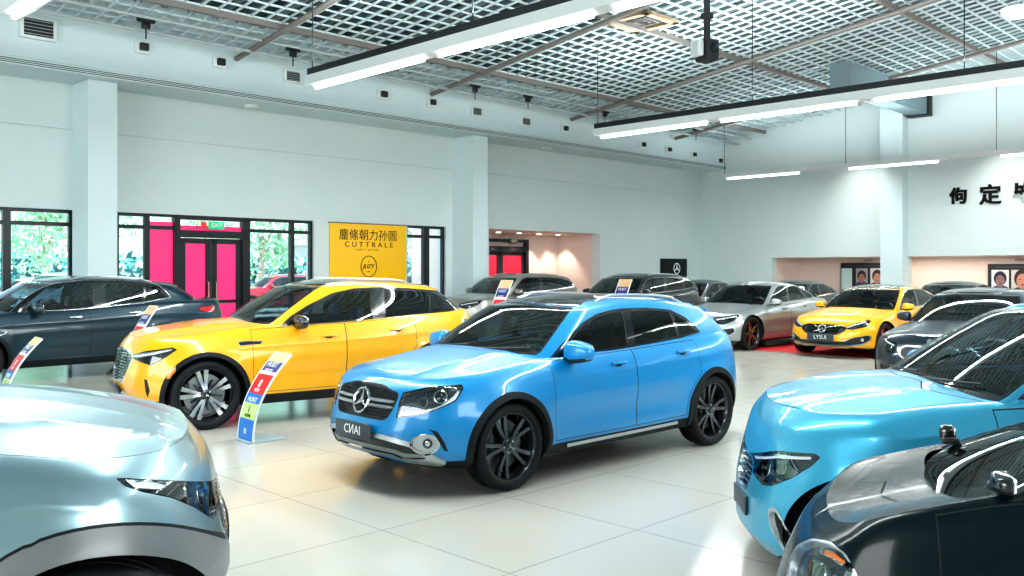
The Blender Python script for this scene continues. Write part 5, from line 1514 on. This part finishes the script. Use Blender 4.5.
def build_openings(g):
    zt = g['zt']; tr = [on_v(149, 227)[1]]
    window_unit(1, -9.0, g['uA1'], zt, [(on_v(8, 200)[0], .14), (on_v(-60, 200)[0], .10)], tr)
    d0 = on_v(175, 220)[0]; d1 = on_v(249, 220)[0]
    p0 = on_v(149, 220)[0]
    window_unit(2, g['uB0'], p0, zt, [], tr)
    window_unit(3, d1, g['uB1'], zt, [(on_v(294, 225)[0], .10)], tr)
    window_unit(4, g['uC0'], g['uC1'], zt, [(on_v(428, 235)[0], .20)], tr)
    # pink film beside and above the doors
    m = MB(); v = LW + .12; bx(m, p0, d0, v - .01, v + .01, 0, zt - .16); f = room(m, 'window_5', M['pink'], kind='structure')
    m = MB(); bx(m, p0, p0 + .05, v - .05, v + .05, 0, zt); bx(m, p0, d0, v - .05, v + .05, zt - .06, zt); bx(m, p0, d0, v - .045, v + .045, tr[0] - .04, tr[0] + .04); m.build('window_frame', M['frame'], f)
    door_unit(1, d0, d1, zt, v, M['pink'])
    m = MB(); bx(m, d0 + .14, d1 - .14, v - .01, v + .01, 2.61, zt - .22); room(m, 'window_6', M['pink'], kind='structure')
    # exit sign
    u, z = on_v(216, 225.5, LW); r = rempty('exit_sign', u, LW - .02, z, 'small green lit exit sign above the pink double doors', 'sign')
    m = MB(); m.rbox((0, 0, 0), (.36, .06, .17), .01); m.build('sign_box', pbr('exit_green', (.01, .30, .12), .4, emit=(.02, .9, .35), es=.5), r)
    text('lettering', 'EXIT', .13, Matrix.Translation((0, -.034, 0)) @ Matrix.Rotation(PI / 2, 4, 'X'), M['ink_w'], r, ext=.001)
    m = MB(); m.rbox((-.30, 0, 0), (.12, .06, .13), .01); m.build('indicator_box', pbr('exit_red', (.5, .02, .02), .4, emit=(1, .05, .03), es=.4), r)
    # alcove doors
    va = LW + .35 + 1.55; a0 = on_v(470, 240, va)[0]; a1 = on_v(527, 240, va)[0]
    door_unit(2, a0, a1, 2.75, va, M['red'], h=2.35)
    u, z = on_v(511, 241, va); r = rempty('exit_sign', u, va - .12, z, 'dim exit sign above the red doors in the alcove', 'sign'); m = MB(); m.rbox((0, 0, 0), (.36, .06, .16), .01); m.build('sign_box', pbr('exit_dim', (.10, .12, .06), .4), r)
    text('lettering', 'EXIT', .12, Matrix.Translation((0, -.034, 0)) @ Matrix.Rotation(PI / 2, 4, 'X'), M['ink_w'], r, ext=.001)
    for i in range(5):
        u = g['uD0'] + .9 + i * .95
        if u > g['uD1'] - .3: break
        vv = LW + .35 + 1.15; m = MB(); m.lathe([(0, 0), (0, .07), (-.012, .08), (-.014, .055), (-.004, .05)], 20, 'z', (0, 0, 0)); p = UA * u + VA * vv
        o = m.build('downlight', [emis('downlight_glow', (1, .9, .78), 8) if i == 0 else bpy.data.materials['downlight_glow']]); o.location = (p.x, p.y, zt - .002); tag(o, 'small round downlight in the alcove soffit', 'ceiling light', 'downlights in the alcove')
        l = bpy.data.lights.new('spot', 'SPOT'); l.energy = 150; l.spot_size = 1.5; l.spot_blend = .6; l.color = (1, .80, .66); l.shadow_soft_size = .05; lo = bpy.data.objects.new('downlight_lamp', l); COL.objects.link(lo); lo.location = (p.x, p.y, zt - .05)
def wall_text(name, body, size, u, z, v, mat, parent, ext=.004, sx=1.0):
    # parent is at identity scale with rotation RZ
    return text(name, body, size, Matrix.Translation((u, v, z)) @ Matrix.Rotation(PI / 2, 4, 'X'), mat, parent, ext=ext, sx=sx)
M['ink_b'] = pbr('black_ink', (.004, .004, .004), .7, spec=.2)
def build_signs(g):
    v = LW - .03
    u0, zt = on_v(329, 222.7); u1, _ = on_v(405, 227); r = rempty('yellow_signboard', (u0 + u1) / 2, v, 0, 'tall bright yellow board with black lettering on the window wall', 'sign'); w = u1 - u0
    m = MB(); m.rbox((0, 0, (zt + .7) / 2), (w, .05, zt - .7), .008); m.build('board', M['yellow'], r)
    m = MB(); m.box((0, -.01, zt + .01), (w + .04, .08, .03)); m.build('top_rail', M['steel'], r)
    uu = lambda px, py: (on_v(px, py)[0] - (u0 + u1) / 2, on_v(px, py)[1])
    a, z = uu(367.5, 236); text('lettering', '鏖絛朝力孙圖', .30, Matrix.Translation((a, -.028, z)) @ Matrix.Rotation(PI / 2, 4, 'X'), M['ink_b'], r, ext=.002, sx=1.02)
    a, z = uu(368, 245); text('lettering', 'C U T T R A L E', .19, Matrix.Translation((a, -.028, z)) @ Matrix.Rotation(PI / 2, 4, 'X'), M['ink_b'], r, ext=.002, sx=1.18)
    a, z = uu(366, 250); text('lettering', 'HUET T  SETTON', .08, Matrix.Translation((a, -.028, z)) @ Matrix.Rotation(PI / 2, 4, 'X'), pbr('faint_ink', (.45, .24, .01), .6), r, ext=.002, sx=1.2)
    a, z = uu(367.5, 266.5); R = .235 * 1.04; m = MB(); m.tube([(a + R * math.cos(k), -.03, z + R * 1.1 * math.sin(k)) for k in np.linspace(0, 2 * PI, 48, endpoint=False)], .010, 6, closed=True); m.build('emblem_ring', M['ink_b'], r)
    text('emblem_lettering', 'JUZY', .155, Matrix.Translation((a, -.028, z)) @ Matrix.Rotation(PI / 2, 4, 'X'), M['ink_b'], r, ext=.012, sx=1.0, shear=.3)
    text('emblem_lettering', 'm', .07, Matrix.Translation((a, -.028, z + .13)) @ Matrix.Rotation(PI / 2, 4, 'X'), M['ink_b'], r, ext=.002)
    text('emblem_lettering', 'ruitt', .05, Matrix.Translation((a, -.028, z - .13)) @ Matrix.Rotation(PI / 2, 4, 'X'), M['ink_b'], r, ext=.002)
    # black screen with star logo
    a0, zt2 = on_v(660, 258.5); a1, zb = on_v(684.5, 277); r = rempty('wall_screen', (a0 + a1) / 2, LW - .06, (zt2 + zb) / 2, 'black wall screen showing a white star logo near the far corner', 'screen')
    m = MB(); m.rbox((0, 0, 0), (a1 - a0, .12, zt2 - zb), .02); m.build('screen', M['gap'], r)
    m = MB(); R = .19; c = (.10, -.066, -.02)
    m.tube([(c[0] + R * math.cos(k), c[1], c[2] + R * math.sin(k)) for k in np.linspace(0, 2 * PI, 36, endpoint=False)], .014, 6, closed=True)
    for i in range(3):
        an = PI / 2 + i * 2 * PI / 3; m.tube([c, (c[0] + R * math.cos(an), c[1], c[2] + R * math.sin(an))], [.03, .006], 6)
    m.build('star_logo', M['ink_w'], r)
    # characters on the far wall
    for i, (ch, px, py, s) in enumerate((('佝', 958.5, 197, .52), ('定', 990.5, 196, .62), ('毕', 1024, 194, .60))):
        vv, z = on_u(px, py); p = UA * (RW - .02) + VA * vv; me = text_mesh(ch, s, .03, .017)
        o = link('wall_character', me, None, [M['ink_b']]); o.location = (p.x, p.y, z); o.rotation_euler = (PI / 2, 0, RZ - PI / 2)
        tag(o, ('leftmost', 'middle', 'rightmost, cut off')[i] + ' of the three black brush characters on the far wall', 'lettering', 'black characters on the far wall')
    # portrait posters in the recesses
    def poster(px0, px1, yt, yb, u, lab, faces, name='portrait_poster'):
        v0, zt = on_u(px0, yt, u); v1, _ = on_u(px1, yt, u); zb = on_u(px0, yb, u)[1] - .5; w = abs(v1 - v0); p = UA * u + VA * ((v0 + v1) / 2)
        r = tag(empty(name, (p.x, p.y, (zt + zb) / 2), RZ - PI / 2), lab, 'poster'); h = zt - zb
        m = MB(); m.rbox((0, 0, 0), (w, .06, h), .01); m.build('frame', M['fixblack'], r)
        m = MB(); m.box((0, -.034, h / 2 - .10), (w * .8, .006, .05)); m.build('title_strip', M['plate'], r)
        for i, (fx, fw, bg, skin, hair) in enumerate(faces):
            x = fx * w; pw = fw * w; m = MB(); m.box((x, -.034, -.06), (pw, .008, h - .26)); q = m.build('photo_panel', pbr('photo_bg', bg, .6), r)
            if skin:
                m = MB(); zc = h / 2 - .52; s = min(pw * .34, .22)
                el = lambda cx, cz, a, b, y: m.add([(cx + a * math.cos(t), y, cz + b * math.sin(t)) for t in np.linspace(0, 2 * PI, 24, endpoint=False)], [tuple(range(24))])
                m.mat(1); el(x, zc + .06, s * 1.1, s * 1.35, -.0395); m.mat(2); el(x, zc - s * 1.9, s * 1.6, s * 1.0, -.040); m.mat(0); el(x, zc - .03, s * .78, s * 1.12, -.041)
                m.mat(1); el(x - s * .32, zc + .03, s * .13, s * .06, -.042); el(x + s * .32, zc + .03, s * .13, s * .06, -.042); el(x, zc - s * .62, s * .26, s * .07, -.042)
                m.build('portrait', [pbr('skin_print', skin, .6), pbr('hair_print', hair, .6), pbr('cloth_print', (.05, .06, .1), .6)], q)
    poster(841, 886, 263, 283, RW + 1.94, 'dark framed board with two portrait photos in the left far-wall recess', [(-.36, .24, (.55, .75, .80), None, None), (-.02, .26, (.30, .30, .33), (.35, .16, .12), (.03, .02, .03)), (.32, .30, (.55, .57, .58), (.45, .22, .15), (.04, .025, .02))])
    poster(988, 1070, 264, 290, RW + 1.94, 'dark board with two portrait photos in the right recess, cut off by the frame', [(-.34, .22, (.70, .74, .76), (.25, .15, .16), (.015, .02, .04)), (-.06, .28, (.62, .60, .60), (.62, .28, .20), (.03, .02, .02)), (.28, .30, (.5, .5, .5), (.5, .25, .2), (.03, .02, .02))])
    for px, s in ((868, 'GRIN'), (1021, 'GRILS')):
        vv, z = on_u(px, 261 if px < 900 else 260.5, RW + 1.95); p = UA * (RW + 1.95) + VA * vv
        o = link('recess_lettering', text_mesh(s, .14, .004), None, [M['steel']]); o.location = (p.x, p.y, z + .02); o.rotation_euler = (PI / 2, 0, RZ - PI / 2); tag(o, 'small grey lettering above the portrait board in the %s recess' % ('left' if px < 900 else 'right'), 'lettering')
def build_details(g):
    # boxes on the bulkhead
    items = [(37, 29, 'v', 1.5), (141, 48, 's', 1), (218, 63, 's', 1), (291, 77, 'v', 1), (381, 95, 's', 1), (430, 103, 's', .9), (475, 112, 'v', .9), (524, 122, 'v', .9), (563, 129, 's', .9), (641, 145, 's', .9), (667, 150, 's', .9), (692, 155, 's', .9), (718, 161, 's', .9)]
    for i, (px, py, k, sc) in enumerate(items):
        u, z = on_v(px, py, FV); r = rempty('wall_vent' if k == 'v' else 'wall_speaker', u, FV, z, None, None)
        m = MB()
        if k == 'v':
            w, h = .42 * sc, .28 * sc; m.rbox((0, -.05, 0), (w, .10, h), .01); b = m.build('housing', M['tubeoff'], r); m = MB()
            m.box((0, -.101, 0), (w * .8, .004, h * .74)); m.build('vent_opening', M['fixblack'], r); m = MB()
            for q in range(5): m.box((0, -.108, -h * .3 + q * h * .15), (w * .8, .014, .010))
            o = m.build('louvre', M['pipe'], r); lab = 'louvred air vent box on the bulkhead'; cat = 'vent'; grp = 'vent boxes on the bulkhead'
            lab = {37: 'large louvred vent box on the bulkhead at the top left', 291: 'louvred vent box on the bulkhead left of the pendant end', 475: 'louvred vent box on the bulkhead above the second column', 524: 'louvred vent box on the bulkhead just right of the second column'}[px]
        else:
            m.rbox((0, -.04, 0), (.28 * sc, .08, .24 * sc), .01); m.build('bracket', M['tubeoff'], r); m = MB(); m.rbox((.02, -.11, .01), (.17 * sc, .10, .15 * sc), .02); m.build('speaker_body', M['fixblack'], r)
            lab = 'small black box speaker on a white bracket on the bulkhead'; cat = 'speaker'; grp = 'box speakers on the bulkhead'
        tag(r, lab, cat, grp)
    m = MB()
    for a, b in (((48, 28), (133, 44)), ((48, 32), (133, 47)), ((150, 47), (210, 59)), ((150, 50), (210, 62))):
        (u0, z0), (u1, z1) = on_v(*a, FV), on_v(*b, FV); m.tube([(u0, FV - .03, z0), (u1, FV - .03, z1)], .012, 6)
    # smoke detectors under the bulkhead
    for px in (250, 545, 683):
        u, _ = on_v(px, 100, 18.5); m = MB(); m.lathe([(.0, .16), (-.05, .15), (-.08, .09), (-.085, 0)], 24, 'z'); p = UA * u + VA * 18.45
        o = m.build('smoke_detector', M['tubeoff']); o.location = (p.x, p.y, 5.46); tag(o, 'round white smoke detector under the bulkhead', 'detector', 'smoke detectors under the bulkhead')
    # black droppers near the bulkhead
    for px, py in ((146, 12), (293, 45), (351, 56), (475, 85), (528, 105), (605, 112), (648, 118), (696, 137)):
        k = (px - CX) / F; v = FV - .8; Y = v / (VA.x * k + VA.y); u = uv(k * Y, Y)[0]; z = CEIL(v); r = rempty('ceiling_hanger', u, v, z, 'black hanger bracket under the lattice beside the bulkhead', 'bracket', 'hanger brackets along the bulkhead')
        m = MB(); m.rbox((0, 0, -.06), (.34, .10, .08), .02); m.rbox((0, 0, -.16), (.16, .08, .12), .02); m.tube([(0, 0, -.1), (0, 0, -.42)], .014, 6); m.build('bracket', M['fixblack'], r)
    # square diffuser in the lattice
    r = rempty('ceiling_diffuser', 16.1, 11.95, CEIL(11.95) - .03, 'square wood-rimmed air diffuser in the ceiling lattice', 'vent'); m = MB(); s = .60
    for a, b, c, d in ((-s, s, -s, -s + .16), (-s, s, s - .16, s), (-s, -s + .16, -s, s), (s - .16, s, -s, s)): bx(m, a, b, c, d, -.05, .03)
    m.build('rim', pbr('wood_rim', (.36, .25, .15), .5), r); m = MB(); bx(m, -s + .1, s - .1, -s + .1, s - .1, 0, .03)
    m.build('opening', M['fixblack'], r); m = MB()
    for q in (.15, .28): 
        for a, b, c, d in ((-q, q, -q, -q + .03), (-q, q, q - .03, q), (-q, -q + .03, -q, q), (q - .03, q, -q, q)): bx(m, a, b, c, d, -.03, 0)
    m.build('vane', M['steel'], r)
    # projector on a pole
    Y = 14.5; X = (707 - CX) / F * Y; z = EYE + (HY - 50) / F * Y; r = tag(empty('projector', (X, Y, z), .5), 'black projector hanging on a thick pole from the ceiling', 'projector'); u, v = uv(X, Y)
    m = MB(); m.tube([(0, 0, .1), (0, 0, CEIL(v) - z)], .055, 12); m.rbox((0, 0, .55), (.16, .16, .10), .02); m.build('pole', M['fixblack'], r)
    m = MB(); m.rbox((0, 0, -.02), (.26, .34, .34), .05); m.build('projector_body', M['fixblack'], r); m = MB(); m.rbox((-.21, 0, 0), (.12, .22, .26), .03); m.build('side_box', M['tubeoff'], r)
    m = MB(); m.lathe([(-.18, .08), (-.20, .08), (-.195, .06), (-.185, 0)], 20, 'y'); m.build('projector_lens', M['lampdark'], r)
    # duct end box
    u0 = 23.4; r = rempty('air_duct', u0, 10.75, 6.98, 'blue-grey rectangular air duct hanging before the far wall', 'duct'); m = MB(); bx(m, 0, RW - u0 - .3, -.28, .28, -.36, .36); m.build('duct', pbr('duct_grey', (.20, .28, .31), .5), r)
    m = MB(); bx(m, RW - u0 - .3, RW - u0 - .01, -.34, .34, -.42, .42); m.build('end_flange', M['fixblack'], r)
    for q in (.7, 1.3, 4.6): m = MB(); m.tube([(q, 0, .36), (q, 0, CEIL(10.75) - 6.98)], .03, 8); m.build('hanger_rod', M['fixblack'], r)
    # round ceiling lamp at the right edge
    X, Y = (1017 - CX) / F * 17, 17.0; z = EYE + (HY - 11) / F * Y; r = tag(empty('dome_light', (X, Y, z), 0), 'white round dome light high at the right edge', 'ceiling light'); m = MB(); m.lathe([(-.16, 0), (-.13, .18), (-.03, .27), (.05, .28), (.12, .12), (.16, .03)], 28, 'z'); m.build('dome', M['tubeoff'], r); u, v = uv(X, Y); m = MB(); m.tube([(0, 0, .1), (0, 0, CEIL(v) - z)], .02, 6); m.build('suspension_rod', M['pipe'], r)
    # red carpet
    m = MB(); bx(m, 17.35, 24.5, 2.2, 10.25, 0, .003); o = room(m, 'red_carpet', pbr('red_carpet', (.62, .03, .03), .7, bump=(200, .2)), 'flat red carpet under the silver and yellow sedans', 'carpet')
def price_stand(X, Y, ang, label, h=.86, s=1.0):
    """curved printed blade on a flat foot; ang = direction of the foot"""
    r = tag(empty('price_stand', (X, Y, 0), ang), label, 'price stand', 'curved price stands'); W = .36 * s; N = 28
    f = lambda z: .42 * s * (z / (h)) ** 2.1
    pts = [(f(h * i / N), h * i / N) for i in range(N + 1)]; th = .022
    def band(i0, i1, off, mat, name, w0=-W / 2, w1=W / 2, parent=r):
        m = MB(); vs = []; nrm = []
        for i in range(i0, i1 + 1):
            a = pts[max(i - 1, 0)]; b = pts[min(i + 1, N)]; d = Vector((b[0] - a[0], 0, b[1] - a[1])).normalized(); n = Vector((-d.z, 0, d.x)); p = Vector((pts[i][0], 0, pts[i][1] + .012))
            for o_ in (off, off - (th if parent is r and name == 'blade' else .002)): vs += [p + n * o_ + Vector((0, w0, 0)), p + n * o_ + Vector((0, w1, 0))]
        k = i1 - i0; fs = []
        for i in range(k):
            o = i * 4; q = o + 4; fs += [(o, o + 1, q + 1, q), (o + 2, q + 2, q + 3, o + 3), (o, q, q + 2, o + 2), (o + 1, o + 3, q + 3, q + 1)]
        fs += [(0, 2, 3, 1), (k * 4, k * 4 + 1, k * 4 + 3, k * 4 + 2)]
        m.add(vs, fs, False); return m.build(name, mat, parent)
    b = band(0, N, 0, M['white'], 'blade')
    for i0, i1, c in ((0, 7, 's_blue'), (7, 12, 's_green'), (12, 15, 's_blue'), (15, 21, 's_red'), (21, 22, 's_white'), (22, 25, 's_navy'), (25, 28, 's_orange')):
        q = band(i0, i1, .004, M[c], 'printed_panel', -W / 2 + .004, W / 2 - .03, b)
    def onb(i, body, size, mat, shift=0.0):
        a = pts[max(i - 1, 0)]; c = pts[min(i + 1, N)]; d = Vector((c[0] - a[0], 0, c[1] - a[1])).normalized(); n = Vector((-d.z, 0, d.x)); x = Vector((0, -1, 0)); p = Vector((pts[i][0], -.012 + shift, pts[i][1] + .012)) + n * .008
        m = Matrix.Identity(4)
        for k in range(3): m[k][0] = x[k]; m[k][1] = d[k]; m[k][2] = n[k]; m[k][3] = p[k]
        text('lettering', body, size, m, mat, b, ext=.001)
    onb(24, 'HUIST', .085, M['ink_w']); onb(22, 'EOTS', .07, M['ink_w']); onb(18, '8', .12, M['ink_w']); onb(16, 'RSTE', .05, M['ink_w']); onb(13, 'HUNT', .075, M['ink_w']); onb(10, 'I', .10, M['ink_b']); onb(8, 'RESTN', .045, M['ink_b']); onb(3, 'III', .08, M['ink_w'])
    m = MB(); m.rbox((.17 * s, 0, .008), (.42 * s, W, .016), .005); m.build('foot', M['footgrey'], r)
for k, c in (('s_blue', (.01, .16, .55)), ('s_green', (.50, .72, .25)), ('s_red', (.70, .02, .03)), ('s_white', (.80, .66, .70)), ('s_navy', (.03, .04, .22)), ('s_orange', (.85, .55, .30))): M[k] = pbr('print_' + k[2:], c, .4)
M['footgrey'] = pbr('foot_blue_grey', (.33, .45, .50), .35)
def build_outside(g):
    m = MB(); bx(m, -45, 75, LW + .4, 130, -.12, -.02); room(m, 'ground_outside', pbr('pale_concrete', (.62, .64, .62), .8), kind='structure')
    m = MB(); bx(m, -30, 60, LW + 30, LW + 31, -.02, .08); room(m, 'trim_3', pbr('kerb', (.6, .6, .58), .8), kind='structure')
    leafm = [pbr('leaf_green', (.22, .55, .34), .6, var=(1, .4)), pbr('leaf_light', (.62, .80, .55), .6, var=(1, .3))]
    trunkm = pbr('bark', (.30, .27, .22), .8); protos = []
    for q in range(3):
        rnd = random.Random(q + 4); mb = MB()
        cl = [(rnd.gauss(0, 1.4), rnd.gauss(0, 1.4), rnd.uniform(2.2, 7.5), rnd.uniform(.8, 1.5)) for _ in range(26)]
        for c in cl:
            for _ in range(120):
                d = Vector((rnd.gauss(0, 1), rnd.gauss(0, 1), rnd.gauss(0, 1))).normalized() * c[3] * rnd.uniform(.5, 1); p = Vector(c[:3]) + d; a = Vector((rnd.gauss(0, 1), rnd.gauss(0, 1), rnd.gauss(0, 1))).normalized(); b = a.orthogonal().normalized(); s = rnd.uniform(.09, .20)
                mb.mat(0 if rnd.random() < .6 else 1).add([p + a * s, p + b * s * .6, p - a * s, p - b * s * .6], [(0, 1, 2, 3)])
        cm = mb.mesh('crown'); [cm.materials.append(x) for x in leafm]
        t = MB(); t.tube([(0, 0, -.1), (.05, .02, 1.5), (-.05, .05, 3.0), (.1, 0, 5.0)], [.20, .16, .12, .05], 10)
        for k in range(6): a = k * 1.05; t.tube([(0, 0, 2.0 + k * .35), (math.cos(a) * 1.3, math.sin(a) * 1.3, 3.4 + k * .4)], [.08, .03], 6)
        tm = t.mesh('trunk', .8); tm.materials.append(trunkm); protos.append((cm, tm))
    spots = [(u, v) for v, u0, st in ((42.5, -18, 10.5), (66, -12, 11)) for u in [u0 + st * k for k in range(7)]]
    for i, (u, v) in enumerate(spots):
        p = UA * u + VA * v; r = tag(empty('tree', (p.x, p.y, 0), i * 1.3), 'leafy green tree standing outside beyond the windows', 'tree', 'trees outside the windows'); s = .95 + .1 * (i % 3); r.scale = (s, s, s)
        link('crown', protos[i % 3][0], r); link('trunk', protos[i % 3][1], r)
    m = MB(); rnd = random.Random(2)
    for i in range(5200):
        u = rnd.uniform(-28, 50); v = 51 + rnd.uniform(-.8, .8); z = rnd.uniform(0, 2.6); a = Vector((rnd.gauss(0, 1), rnd.gauss(0, 1), rnd.gauss(0, 1))).normalized(); b = a.orthogonal().normalized(); s = rnd.uniform(.2, .4); p = Vector((u, v, z)); m.add([p + a * s, p + b * s * .6, p - a * s, p - b * s * .6], [(0, 1, 2, 3)])
    room(m, 'hedge', pbr('hedge_teal', (.05, .24, .24), .7, var=(1, .4)), 'long dark teal hedge behind the parking lot outside', 'hedge', kind=None)
    # low white building seen through the windows right of the doors
    r = rempty('building', 30.0, 53, 0, 'low white building outside, seen through the windows right of the pink doors', 'building'); m = MB(); bx(m, -6, 7, 0, 6, 0, 3.4); m.build('wall', pbr('render_white', (.85, .87, .86), .7), r); m = MB(); bx(m, -6.3, 7.3, -.4, 6.3, 3.4, 3.7); m.build('roof', pbr('roof_grey', (.45, .42, .42), .7), r)
    for q in range(4): m = MB(); bx(m, -4.8 + q * 3, -3.4 + q * 3, -.03, .02, 1.0, 2.2); m.build('window', M['frame'], r)
def build_env():
    w = bpy.data.worlds.new('world'); SC.world = w; w.use_nodes = True; nt = w.node_tree; nt.nodes.clear(); o = nt.nodes.new('ShaderNodeOutputWorld'); b = nt.nodes.new('ShaderNodeBackground')
    s = nt.nodes.new('ShaderNodeTexSky'); s.sky_type = 'NISHITA'; s.sun_disc = False; s.sun_elevation = math.radians(48); s.sun_rotation = math.radians(200); s.air_density = 1.0; s.dust_density = 2.0
    mx = nt.nodes.new('ShaderNodeMix'); mx.data_type = 'RGBA'; mx.inputs[0].default_value = .45; mx.inputs[7].default_value = (1.3, 1.4, 1.4, 1)
    sc = nt.nodes.new('ShaderNodeMix'); sc.data_type = 'RGBA'; sc.blend_type = 'MULTIPLY'; sc.inputs[0].default_value = 1; sc.inputs[7].default_value = (.5, .5, .5, 1)
    nt.links.new(s.outputs[0], sc.inputs[6]); nt.links.new(sc.outputs[2], mx.inputs[6]); nt.links.new(mx.outputs[2], b.inputs[0]); b.inputs[1].default_value = 1.3; nt.links.new(b.outputs[0], o.inputs[0])
    l = bpy.data.lights.new('sun', 'SUN'); l.energy = 13.0; l.angle = .02; lo = bpy.data.objects.new('sun', l); COL.objects.link(lo); d = (UA * .5 + VA * .35 + Vector((0, 0, -.8))); lo.rotation_euler = d.to_track_quat('-Z', 'Y').to_euler()
    def area(u, v, z, e, sx, sy, rx=0.0, col=(1, 1, 1), rz=0.0):
        l = bpy.data.lights.new('tube_or_fill_light', 'AREA'); l.energy = e; l.shape = 'RECTANGLE'; l.size = sx; l.size_y = sy; l.color = col; lo = bpy.data.objects.new('tube_or_fill_light', l); COL.objects.link(lo); p = UA * u + VA * v; lo.location = (p.x, p.y, z); lo.rotation_euler = (rx, 0, RZ + rz); return lo
    for u, v1, L, z, e in ((3.6, 12.6, 10, 4.9, 420), (8.75, 13.6, 16, 4.9, 720), (16.95, 13.8, 16, 4.9, 800), (26.4, 16.0, 18, 4.78, 420)):
        area(u, v1 - L / 2, z, e, .09, L, col=(.95, 1, .99))
        area(u, v1 - L / 2, z + .55, e * 1.3, .12, L, rx=PI, col=(.88, .98, 1))  # added upward fill above each pendant, brightens the lattice
    for v in (12.5, 8.2, 5.0, 2.2):
        l = bpy.data.lights.new('wall_washer', 'SPOT'); l.energy = 170; l.spot_size = 1.5; l.spot_blend = 1.0; l.color = (1, .97, .92); l.shadow_soft_size = .08; lo = bpy.data.objects.new('wall_washer', l); COL.objects.link(lo); p = UA * (RW - 1.6) + VA * v; lo.location = (p.x, p.y, 5.6); d = UA * 1.6 + Vector((0, 0, -1.9)); lo.rotation_euler = d.to_track_quat('-Z', 'Y').to_euler()
    for v in (12.8, 4.0): area(RW + 1.1, v - 2, 2.1, 60, .5, 5, col=(1, .88, .78))  # added warm fill inside the recesses, without a fixture
    # added fill: unseen area lights behind the camera brighten walls and car fronts
    for (u, v, rz, e) in ((-13.5, 4, -PI / 2, 2300), (6, -13.5, 0, 2100)):
        p = UA * u + VA * v; lo = area(u, v, 4.2, e, 16, 6, col=(.97, 1, 1)); lo.rotation_euler = (PI / 2, 0, RZ + rz)
def build_camera():
    cam = bpy.data.cameras.new('camera'); co = bpy.data.objects.new('camera', cam); COL.objects.link(co)
    cam.sensor_width = 36; cam.lens = 36 * F / 1024; co.location = (0, 0, EYE); co.rotation_euler = (PI / 2, 0, 0); cam.shift_y = (HY - 288) / 1024
    cam.clip_start = .05; cam.clip_end = 400; SC.camera = co
    SC.view_settings.view_transform = 'Standard'; exec("try:\n    SC.view_settings.look = 'Medium High Contrast'\nexcept Exception as e: print(e)"); SC.view_settings.exposure = -0.2
    SC.cycles.use_denoising = True; SC.cycles.max_bounces = 7; SC.cycles.diffuse_bounces = 3; SC.cycles.glossy_bounces = 4; SC.cycles.transparent_max_bounces = 16; SC.cycles.transmission_bounces = 4; SC.cycles.sample_clamp_indirect = 6.0; SC.cycles.caustics_reflective = False; SC.cycles.caustics_refractive = False
CARS = 1
import os as _os
ONLY = None
build_camera(); build_env()
G = build_shell(); build_ceiling(); build_openings(G); build_signs(G); build_lights_fix(); build_details(G); build_outside(G)
price_stand(-2.70, 9.02, math.radians(40.5), 'curved price stand with a full view of its foot, in front of the yellow SUV', h=.86)
price_stand(-6.35, 11.1, math.radians(40), 'curved price stand at the left edge in front of the teal SUV', h=.86)
price_stand(-5.55, 12.75, math.radians(40), 'curved price stand behind the bonnet of the yellow SUV', h=1.2)
price_stand(-.42, 17.2, math.radians(40), 'curved price stand before the beige SUV, seen over the yellow roof end', h=1.52)
price_stand(2.12, 18.9, math.radians(40), 'curved price stand before the charcoal SUV, seen over the blue roof', h=1.52)
if CARS:
    blue_car(); yellow_suv(); teal_suv(); light_blue_car(); silver_car(); black_coupe(); far_cars()
    simple_car('red_hatchback', 'suv', (-9.6, 36.5), 30, (.28, .01, .03), 'dark red hatchback parked outside behind the windows', q=.4, dims=(4.1, 2.5, .80, .88, 1.55, .33))
    simple_car('white_car', 'sedan', (-18.6, 34), 40, (.75, .78, .80), 'white car parked outside beyond the left windows', q=.3)
    simple_car('pale_blue_car', 'suv', (-15.2, 30), 75, (.35, .50, .60), 'pale blue car parked outside beyond the left windows, near the column', q=.3)
    simple_car('blue_car', 'suv', (-3.3, 33.0), 40, (.01, .12, .30), 'dark blue car outside the narrow window beside the yellow board', q=.3)
    for o in bpy.data.objects:
        if o.parent is None and o.name.split('.')[0] in ('silver_sedan', 'yellow_sedan') or o.name == 'black_sedan.001': o.location.z = .004
